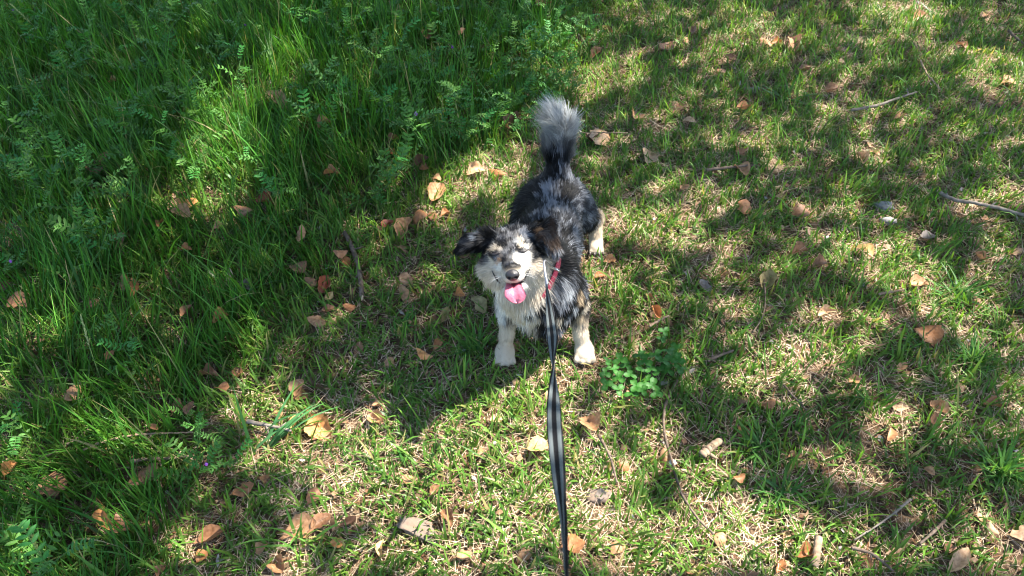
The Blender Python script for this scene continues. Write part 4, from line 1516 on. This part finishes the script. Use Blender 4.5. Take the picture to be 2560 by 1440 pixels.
dog = empty('dog', (.1, 1.4, 0))
DOG0 = np.array([.1, 1.4, 0])
LIFT = .010
dog.location = (.1, 1.4, LIFT)
tag(dog, 'small fluffy black and grey merle dog with cream legs, standing in the grass', 'dog')
M_skin = foliage_mat('dog_skin', .8, .2, .0)
M_fur = foliage_mat('dog_fur', .5, .12, .18)
bc, bmouth = coat(BV)
link('body', mesh_from('body', BV - DOG0, BF, M_skin, bc), dog)

# ---- fur: combing guides (place, direction, length, lift in degrees, reach)
G = []


def guide(p, d, L, lift=18, s=.05):
    G.append((np.asarray(p, float), norm(d), L, lift, s))


guide((.08, 1.33, .30), (.05, 1, -.15), .018, 8)
guide((.10, 1.45, .29), (.05, 1, -.15), .015, 7)
guide((.118, 1.60, .29), (.02, 1, -.25), .015, 7)
guide((.185, 1.45, .21), (.1, .9, -.55), .015, 8)
guide((.02, 1.45, .21), (-.1, .9, -.55), .028, 18)
guide((.20, 1.60, .20), (.15, .5, -.9), .017, 10)
guide((.035, 1.60, .20), (-.15, .5, -.9), .030, 20)
guide((.095, 1.42, .12), (0, .6, -.8), .026, 22)
guide((.118, 1.67, .20), (0, .3, -1), .035, 25)
guide((.07, 1.20, .21), (-.05, -.1, -1), .028, 12)
guide((.14, 1.24, .20), (.3, -.05, -1), .021, 13)
guide((.17, 1.32, .20), (.35, .3, -.9), .018, 13)
guide((.08, 1.23, .13), (0, .15, -1), .024, 20)
guide((.07, 1.26, .33), (.5, .6, -.6), .026, 17)
guide((-.06, 1.25, .30), (-.5, .4, -.8), .032, 20)
guide((-.01, 1.19, .28), (-.1, -.05, -1), .036, 13)
guide((.05, 1.20, .27), (.2, 0, -1), .032, 13)
guide((-.04, 1.22, .24), (-.2, .1, -1), .033, 14)
for s in (-1, 1):
    guide(hp(s * .058, .010, -.018), hd(s * .6, -.5, -.7), .020, 24, .022)
    guide(hp(s * .045, .004, -.048), hd(s * .45, -.3, -1), .030, 22, .025)
    guide(hp(s * .024, .060, -.012), hd(s * .35, -1, -.25), .0045, 14, .018)
    guide(hp(s * .035, .038, -.014), hd(s * .5, -1, -.4), .007, 16, .018)
    guide(hp(s * .026, .050, .012), hd(s * .45, -.4, .7), .0045, 14, .014)
    guide(hp(s * .045, .020, .022), hd(s * .8, -.6, .2), .010, 18, .02)
guide(hp(0, .075, .004), hd(0, -1, .12), .0035, 12, .018)
guide(hp(0, .085, -.02), hd(0, -1, -.2), .003, 10, .015)
guide(hp(0, .060, -.070), hd(0, -.5, -.9), .008, 18, .018)
guide(hp(0, .030, -.066), hd(0, -.2, -1), .020, 18, .025)
guide(hp(0, .045, .030), hd(0, -.4, 1), .0065, 14, .02)
guide(hp(0, .020, .050), hd(0, -.9, .5), .011, 18, .022)
guide(hp(0, -.03, .050), hd(0, -1, -.1), .016, 20, .03)
guide(hp(0, -.06, .02), hd(0, -1, -.5), .028, 22, .03)
guide(hp(-.08, .004, .035), hd(-1, .1, -.1), .010, 14, .022)
guide(hp(-.105, .004, .02), hd(-1, .1, -.4), .012, 16, .018)
guide(hp(-.07, -.005, .012), hd(-.7, .2, -1), .013, 16, .018)
guide(hp(-.045, .0, .045), hd(-.5, -.2, 1), .018, 35, .014)
guide(hp(.060, .0, .058), hd(.8, .1, .5), .016, 28, .018)
guide(hp(.085, .01, .035), hd(.3, .2, -1), .015, 22, .02)
guide(hp(.088, .022, .01), hd(.15, .1, -1), .014, 22, .016)
for px_ in (.170, -.012):
    guide((px_, 1.29, .12), (.1, .25, -1), .013, 16, .03)
    guide((px_, 1.27, .06), (0, .15, -1), .007, 14, .02)
    guide((px_, 1.23, .022), (0, -.7, -.6), .003, 10, .02)
for px_ in (.240, .022):
    guide((px_, 1.65, .13), (.05, .35, -1), .018, 20, .03)
    guide((px_, 1.68, .06), (0, .2, -1), .010, 18, .02)
    guide((px_, 1.635, .02), (0, -.7, -.6), .003, 10, .02)
guide((.118, 1.615, .295), (0, .5, .9), .030, 20, .022)
guide((.120, 1.640, .315), (0, -.25, 1), .044, 22, .028)
guide((.10, 1.65, .32), (-.35, -.1, 1), .046, 32, .02)
guide((.142, 1.65, .32), (.35, -.1, 1), .046, 32, .02)
guide((.121, 1.70, .34), (0, .5, .9), .055, 30, .025)
guide((.122, 1.66, .365), (-.05, -.15, 1), .044, 30, .02)
guide((.145, 1.68, .37), (.85, .1, .7), .056, 36, .02)
guide((.100, 1.68, .37), (-.5, .1, 1), .050, 32, .02)
guide((.115, 1.68, .40), (-.3, .3, 1), .058, 38, .022)
GPOS = np.array([g[0] for g in G])
GDIR = np.array([g[1] for g in G])
GLEN = np.array([g[2] for g in G])
GLIFT = np.radians([g[3] for g in G])
GS = np.array([g[4] for g in G])


def make_fur(N):
    tri = np.concatenate([BF[:, [0, 1, 2]], BF[:, [0, 2, 3]]])
    A, B, C = BV[tri[:, 0]], BV[tri[:, 1]], BV[tri[:, 2]]
    area = np.linalg.norm(np.cross(B - A, C - A), axis=1)
    cen = (A + B + C) / 3
    # finer coat on the head, thicker coat on the tail
    wt = area * (1 + 1.6 * (np.linalg.norm(cen - HC, axis=1) < .12)) * (1 + 1.2 * ((cen[:, 1] > 1.64) & (cen[:, 2] > .28)))
    pick = RNG.choice(len(tri), N, p=wt / wt.sum())
    r1, r2 = np.sqrt(RNG.random(N)), RNG.random(N)
    P = A[pick] * (1 - r1)[:, None] + B[pick] * (r1 * (1 - r2))[:, None] + C[pick] * (r1 * r2)[:, None]
    nrm = grad(P)
    col, mo = coat(P + RNG.normal(0, .0012, P.shape))
    # nose, mouth and eye slits stay bare
    bare = mo | (np.linalg.norm((P - NOSE_C) @ HR / np.array([.017, .013, .014]), axis=1) < 1.0)
    bare |= (np.linalg.norm((P - MOUTH[0]) @ HR / np.array([.019, .05, .009]), axis=1) < 1) & (P @ _m > 0 * P[:, 0] - 9)
    for e in EYES:
        dd = np.min(np.linalg.norm(P[:, None] - e[None], axis=2), axis=1)
        bare |= dd < .0028
    P, nrm, col = P[~bare], nrm[~bare], col[~bare]
    n = len(P)
    D = np.zeros((n, 3))
    Ln = np.zeros(n)
    Lf = np.zeros(n)
    W_ = np.zeros(n) + 1e-9
    for g in range(len(G)):
        d2 = ((P - GPOS[g]) ** 2).sum(1) / (GS[g] ** 2)
        w_ = 1 / (1 + d2) ** 4 / GS[g] * .03
        D += GDIR[g] * w_[:, None]
        Ln += GLEN[g] * w_
        Lf += GLIFT[g] * w_
        W_ += w_
    Ln /= W_
    Lf /= W_
    # collar presses the coat down
    cd = np.abs((P - COLLAR_C) @ COLLAR_N)
    press = (cd < .016) & (np.linalg.norm(P - cp[ci], axis=1) < .026)
    Ln = np.where(press, Ln * .12, Ln)
    wob = np.stack([vnoise(P * 60 + s_, 40 + s_) - .5 for s_ in range(3)], -1)
    D = norm(D) + wob * .75 + RNG.normal(0, .10, D.shape)
    D = D - nrm * (D * nrm).sum(1)[:, None]
    D = norm(D)
    Lf = np.clip(Lf + RNG.normal(0, .08, n), .05, 1.2)
    L = Ln * RNG.gamma(14, 1 / 14, n)
    stray = RNG.random(n) < .03
    L = np.where(stray, L * 1.35, L)
    Lf = np.where(stray, Lf + .3, Lf)
    dirv = norm(D * np.cos(Lf)[:, None] + nrm * np.sin(Lf)[:, None])
    tip = P + dirv * L[:, None]
    # locks: strands gather towards the tip of a leader
    ncl = n // 11
    lead = RNG.choice(n, ncl, replace=False)
    kd = kdtree.KDTree(ncl)
    for i, j in enumerate(lead):
        kd.insert(P[j], i)
    kd.balance()
    own = np.array([kd.find(p)[1] for p in P])
    lt = tip[lead[own]]
    gather = np.clip((L - .004) / .03, 0, .55)[:, None] * RNG.uniform(.5, 1, (n, 1))
    tip = tip * (1 - gather) + lt * gather
    shade = 1 + .22 * (RNG.random(ncl)[own] - .5) + .25 * (RNG.random(n) - .5)
    col = np.clip(col * shade[:, None], .006, .9)
    mid1 = P + dirv * (L * .36)[:, None]
    tailw = ((P[:, 1] > 1.645) & (P[:, 2] > .29)) * sstep(.33, .38, P[:, 2])
    sag = np.array([0, 0, -1.0]) * (L * .10)[:, None] + np.array([-.14, .22, -.12]) * (L * tailw)[:, None]
    mid2 = (P + dirv * (L * .72)[:, None]) * .45 + (P * .28 + tip * .72) * .55 + sag * .4
    tip = tip + sag
    pts = np.stack([P - nrm * .001, mid1, mid2, tip], 1)
    wid = np.clip(.0004 + L * .025, .0005, .0012)
    side = norm(np.cross(dirv, nrm))
    rotv = RNG.normal(0, .35, n)[:, None]
    side = norm(side * np.cos(rotv) + nrm * np.sin(rotv))
    V = np.empty((n, 4, 2, 3), np.float32)
    for i, f_ in enumerate((1.0, .9, .6, .12)):
        V[:, i, 0] = pts[:, i] - side * (wid * f_ * .5)[:, None]
        V[:, i, 1] = pts[:, i] + side * (wid * f_ * .5)[:, None]
    b = (np.arange(n) * 8)[:, None, None]
    k = (np.arange(3) * 2)[None, :, None]
    F_ = (b + k + np.array([0, 1, 3, 2])[None, None]).reshape(-1, 4)
    Cc = np.repeat(col, 8, 0)
    return V.reshape(-1, 3), F_, Cc


# ---- nose, eyes, mouth
NOSE_C = hp(0, .0985, -.012)


def nose_field(lo, n, h):
    g = np.stack(np.meshgrid(*[lo[i] + h * np.arange(n[i]) for i in range(3)], indexing='ij'), -1)
    d = sd_ell(g, NOSE_C, (.0148, .0105, .0115), HR)
    d = smin(d, sd_ell(g, NOSE_C + hd(0, -.004, -.006), (.009, .008, .008), HR), .005)
    for s in (-1, 1):
        d = np.maximum(d, -sd_ell(g, NOSE_C + hd(s * .0068, .0085, -.0035), (.0034, .006, .0028), HR))
    d = np.maximum(d, -sd_ell(g, NOSE_C + hd(0, .0105, -.009), (.0008, .004, .008), HR))
    return d


v, f = surface_nets(NOSE_C - .022, NOSE_C + .022, .0009, nose_field)
M_nose = flat_mat('dog_nose', (.016, .013, .013), .32, .6, 0, ((.024, .019, .018), 900, .35))
link('nose', mesh_from('nose', v - DOG0, f, M_nose), dog)


def skin_path(pix, off):
    P = np.array([cast(*p) for p in pix])
    return smooth_path(P + grad(P) * off, 14)


M_lid = flat_mat('eyelid', (.016, .012, .012), .4, .5)
EYES = []
for pix in (((1224, 642), (1232, 645), (1241, 645), (1250, 641)), ((1296, 637), (1304, 639), (1313, 637), (1321, 632))):
    P = skin_path(pix, .0012)
    EYES.append(P)
    v, f = tube(P, np.interp(np.linspace(0, 1, 14), [0, .5, 1], [.0009, .0026, .0010]), 6)
    link('closed_eye', mesh_from('closed_eye', v - DOG0, f, M_lid), dog)
M_lip = flat_mat('lip', (.022, .016, .016), .35, .5)
LIPS = []
for pix in (((1231, 684), (1236, 695), (1243, 706), (1253, 717), (1264, 725)), ((1323, 680), (1318, 690), (1312, 700), (1305, 709), (1298, 717))):
    P = skin_path(pix, .0026)
    LIPS.append(P)
    v, f = tube(P, np.interp(np.linspace(0, 1, 14), [0, .3, 1], [.0006, .0014, .0030]), 6)
    link('lip', mesh_from('lip', v - DOG0, f, M_lip), dog)

# tongue hanging out of the open mouth
TL = smooth_path([hp(0, .050, -.043), hp(0, .085, -.0405), hp(.001, .104, -.045), hp(.003, .112, -.055), hp(.005, .114, -.068)], 18)
tw = np.interp(np.linspace(0, 1, 18), [0, .45, .7, .85, .95, 1], [.013, .0185, .0225, .0170, .0070, .0008])
V, F_ = [], []
NS = 9
for i in range(18):
    T = norm(TL[min(i + 1, 17)] - TL[max(i - 1, 0)])
    S_ = HR[:, 0]
    Nn = norm(np.cross(S_, T))
    if Nn @ HR[:, 2] < 0 and i < 6:
        Nn = -Nn
    Nn = Nn if Nn @ (HR[:, 2] + HR[:, 1]) > 0 else -Nn
    for side_ in (1, -1):
        for k in range(NS):
            s = -1 + 2 * k / (NS - 1)
            groove = -.0042 * math.exp(-(s / .18) ** 2) + .0028 * (s * s)
            th = .0022 * (1 - s * s) + .0006
            V.append(TL[i] + S_ * s * tw[i] + Nn * (groove + side_ * th))
for i in range(17):
    for k in range(NS - 1):
        a, b = i * 2 * NS + k, (i + 1) * 2 * NS + k
        F_.append((a, a + 1, b + 1, b))
        F_.append((a + NS, b + NS, b + NS + 1, a + NS + 1))
    for k in (0, NS - 1):
        a, b = i * 2 * NS + k, (i + 1) * 2 * NS + k
        F_.append((a, b, b + NS, a + NS))
e = 17 * 2 * NS
for k in range(NS - 1):
    F_.append((e + k, e + k + 1, e + NS + k + 1, e + NS + k))
M_tongue = flat_mat('tongue', (.52, .125, .165), .34, .5, 0, ((.44, .095, .14), 220, .4))
link('tongue', mesh_from('tongue', np.array(V) - DOG0, F_, M_tongue), dog)
wparts = []
for s in (-1, 1):
    for k in range(7):
        a = hp(s * (.014 + .0016 * (k % 3)), .082 - .005 * (k // 2), -.016 - .004 * (k % 3))
        d = hd(s * 1.0, .25 - .12 * k, -.25 + .12 * (k % 3))
        wparts.append(tube(smooth_path([a, a + d * .018, a + d * .034 + (0, 0, -.006)], 6), np.linspace(.00035, .00012, 6), 3, False))
v, f = merge(wparts)
link('whiskers', mesh_from('whiskers', v - DOG0, f, flat_mat('whisker', (.5, .48, .45), .4, .4)), dog)
# claws on the paws
M_claw = flat_mat('claw', (.10, .08, .07), .4, .5)
for px_, py_ in ((.180, 1.252), (-.018, 1.246), (.240, 1.650), (.022, 1.650)):
    for q in (-.0165, -.0058, .0058, .0165):
        a = np.array([px_ + q * 1.15, py_ - .033 + abs(q) * .35, .012])
        v, f = tube([a, a + (0, -.006, -.002), a + (0, -.009, -.007)], [.0030, .0024, .0008], 5)
        link('claw', mesh_from('claw', v - DOG0, f, M_claw), dog)

# ---- collar round the neck, with ring and buckle; leash
COLLAR_C = np.array([.040, 1.266, .300])
COLLAR_N = norm([-.55, -.42, .72])
_a = norm(np.cross(COLLAR_N, (0, 1, 0)))
_b = np.cross(COLLAR_N, _a)
ang = np.linspace(0, 2 * math.pi, 61)[:-1]
ringpts = []
for a in ang:
    d = _a * math.cos(a) + _b * math.sin(a)
    r = .02
    for _ in range(60):
        s_ = float(sdf((COLLAR_C + d * r)[None])[0])
        r -= s_ * .8
        if abs(s_) < .0003:
            break
    ringpts.append(r)
rr = np.array(ringpts)
rr = np.clip(rr, .04, .085)
for _ in range(6):
    rr = (np.roll(rr, 1) + rr * 2 + np.roll(rr, -1)) / 4
rr += .010
V, F_ = [], []
for i, a in enumerate(ang):
    d = _a * math.cos(a) + _b * math.sin(a)
    for dr, dn in ((-.001, -.0085), (.001, -.0085), (.0016, 0), (.001, .0085), (-.001, .0085), (-.0014, 0)):
        V.append(COLLAR_C + d * (rr[i] + dr) + COLLAR_N * dn)
for i in range(60):
    j = (i + 1) % 60
    for k in range(6):
        k2 = (k + 1) % 6
        F_.append((i * 6 + k, i * 6 + k2, j * 6 + k2, j * 6 + k))
collar = empty('dog_collar', COLLAR_C + (0, 0, LIFT))
tag(collar, 'red woven collar around the neck of the dog', 'collar')
M_red = flat_mat('red_webbing', (.40, .018, .045), .65, .3, 0, ((.55, .10, .13), 420, .8))
M_steel = flat_mat('steel', (.62, .62, .62), .22, .5, 1.0)
link('strap', mesh_from('strap', np.array(V) - COLLAR_C, F_, M_red), collar)
# where the ring hangs: the collar point closest to the clip seen in the photograph
cp = np.array([COLLAR_C + (_a * math.cos(a) + _b * math.sin(a)) * rr[i] for i, a in enumerate(ang)])
cpx, cpy, _ = project(cp)
vis = np.hypot(cpx - 1386, cpy - 682) + 2000 * (((cp - COLLAR_C) @ (CAMP - COLLAR_C)) < 0)
ci = int(np.argmin(vis))
RINGC = cp[ci] + norm(CAMP - cp[ci]) * .010
th = np.linspace(0, 2 * math.pi, 25)
e1, e2 = norm(np.cross(COLLAR_N, (0, 0, 1))), norm(CAMP - RINGC)
e2 = norm(e2 - e1 * (e1 @ e2))
v, f = tube([RINGC + (e1 * math.cos(t) + COLLAR_N * math.sin(t)) * .009 for t in th], .0014, 6, False)
link('ring', mesh_from('ring', v - COLLAR_C, f, M_steel), collar)
bi = cp[(ci + 4) % 60]
v, f = tube([bi - COLLAR_N * .010, bi + COLLAR_N * .010], .004, 8)
link('buckle', mesh_from('buckle', v - COLLAR_C, f, flat_mat('black_buckle', (.02, .02, .022), .35, .5)), collar)

FV, FF, FC = make_fur(145000)
link('fur', mesh_from('fur', FV - DOG0, FF, M_fur, FC), dog)

# leash: flat webbing twisted on its way up to the hand that holds it
CLIP_TOP = RINGC + np.array([0, 0, .0])
lp = [(1366, 728, 1.56), (1372, 780, 1.42), (1380, 850, 1.20), (1384, 925, 1.05), (1384, 1050, .87), (1394, 1180, .75), (1407, 1300, .65), (1415, 1440, .56), (1432, 1700, .45)]
LP = smooth_path([at_depth(float(a), float(b), c) for a, b, c in lp], 120)
hand = LP[-1] + np.array([.01, -.10, .06])
LP = np.concatenate([LP, smooth_path([LP[-1], (LP[-1] + hand) / 2 + (0, 0, -.005), hand], 14)[1:]])
pyv = project(LP)[1]
TW = np.interp(pyv, [700, 735, 790, 850, 925, 1050, 1180, 1290, 1440, 1700, 2400], [1.3, 1.35, .55, .15, 1.45, 3.05, 3.7, 4.35, 4.6, 5.2, 6.2])
V, F_, UVv = [], [], []
_h = [(-1, .0008, 0), (-.88, .0012, 0), (-.82, .0013, 1), (-.36, .0013, 1), (-.28, .0010, 0), (.28, .0010, 0), (.36, .0013, 1), (.82, .0013, 1), (.88, .0012, 0), (1, .0008, 0)]
prof = [(a, -b, c) for a, b, c in _h] + [(a, b, c) for a, b, c in _h[::-1]]
LC = []
nb = len(LP)
for i in range(nb):
    T = norm(LP[min(i + 1, nb - 1)] - LP[max(i - 1, 0)])
    view = norm(CAMP - LP[i])
    s0 = norm(np.cross(T, view)) if i == 0 else norm(s0 - T * (s0 @ T))
    n0 = np.cross(T, s0)
    s_ = s0 * math.cos(TW[i]) + n0 * math.sin(TW[i])
    n_ = np.cross(T, s_)
    for a, b, c in prof:
        V.append(LP[i] + s_ * a * .0082 + n_ * b)
        LC.append((.11, .125, .125) if c else (.010, .010, .011))
m_ = len(prof)
for i in range(nb - 1):
    for k in range(m_):
        k2 = (k + 1) % m_
        F_.append((i * m_ + k, i * m_ + k2, (i + 1) * m_ + k2, (i + 1) * m_ + k))
F_.append(tuple(range(m_)))
leash = empty('leash', LP[0] + (0, 0, LIFT))
tag(leash, 'black and grey flat webbing leash leading up from the dog', 'leash')
L0 = LP[0]
M_web = foliage_mat('leash_webbing', .9, .08, 0)
wt_ = M_web.node_tree
wv = wt_.nodes.new('ShaderNodeTexNoise')
wv.inputs['Scale'].default_value = 700
bpn = wt_.nodes.new('ShaderNodeBump')
bpn.inputs['Strength'].default_value = .6
bpn.inputs['Distance'].default_value = .001
wt_.links.new(wv.outputs['Fac'], bpn.inputs['Height'])
wt_.links.new(bpn.outputs['Normal'], wt_.nodes['Principled BSDF'].inputs['Normal'])
link('webbing', mesh_from('webbing', np.array(V) - L0, F_, M_web, np.array(LC)), leash)
# hand loop beyond the picture
hl = smooth_path([LP[-1], LP[-1] + (.05, -.04, .05), LP[-1] + (.06, -.12, .10), LP[-1] + (0, -.15, .10), LP[-1] + (-.05, -.10, .07), LP[-1] + (-.02, -.03, .02), LP[-1]], 40)
v, f = tube(hl, .006, 8)
link('hand_loop', mesh_from('hand_loop', v - L0, f, flat_mat('loop_webbing', (.02, .02, .022), .7, .3)), leash)
# snap hook between ring and webbing
hk = smooth_path([RINGC, RINGC + norm(CAMP - RINGC) * .012 + (-.004, 0, -.002), at_depth(1362., 660., 1.585), at_depth(1362., 690., 1.565), at_depth(1366., 712., 1.56), LP[0]], 24)
v, f = tube(hk, np.interp(np.linspace(0, 1, 24), [0, .3, .7, 1], [.0014, .0016, .0030, .0030]), 8)
link('snap_hook', mesh_from('snap_hook', v - L0, f, flat_mat('dull_steel', (.30, .30, .31), .4, .5, .8)), leash)
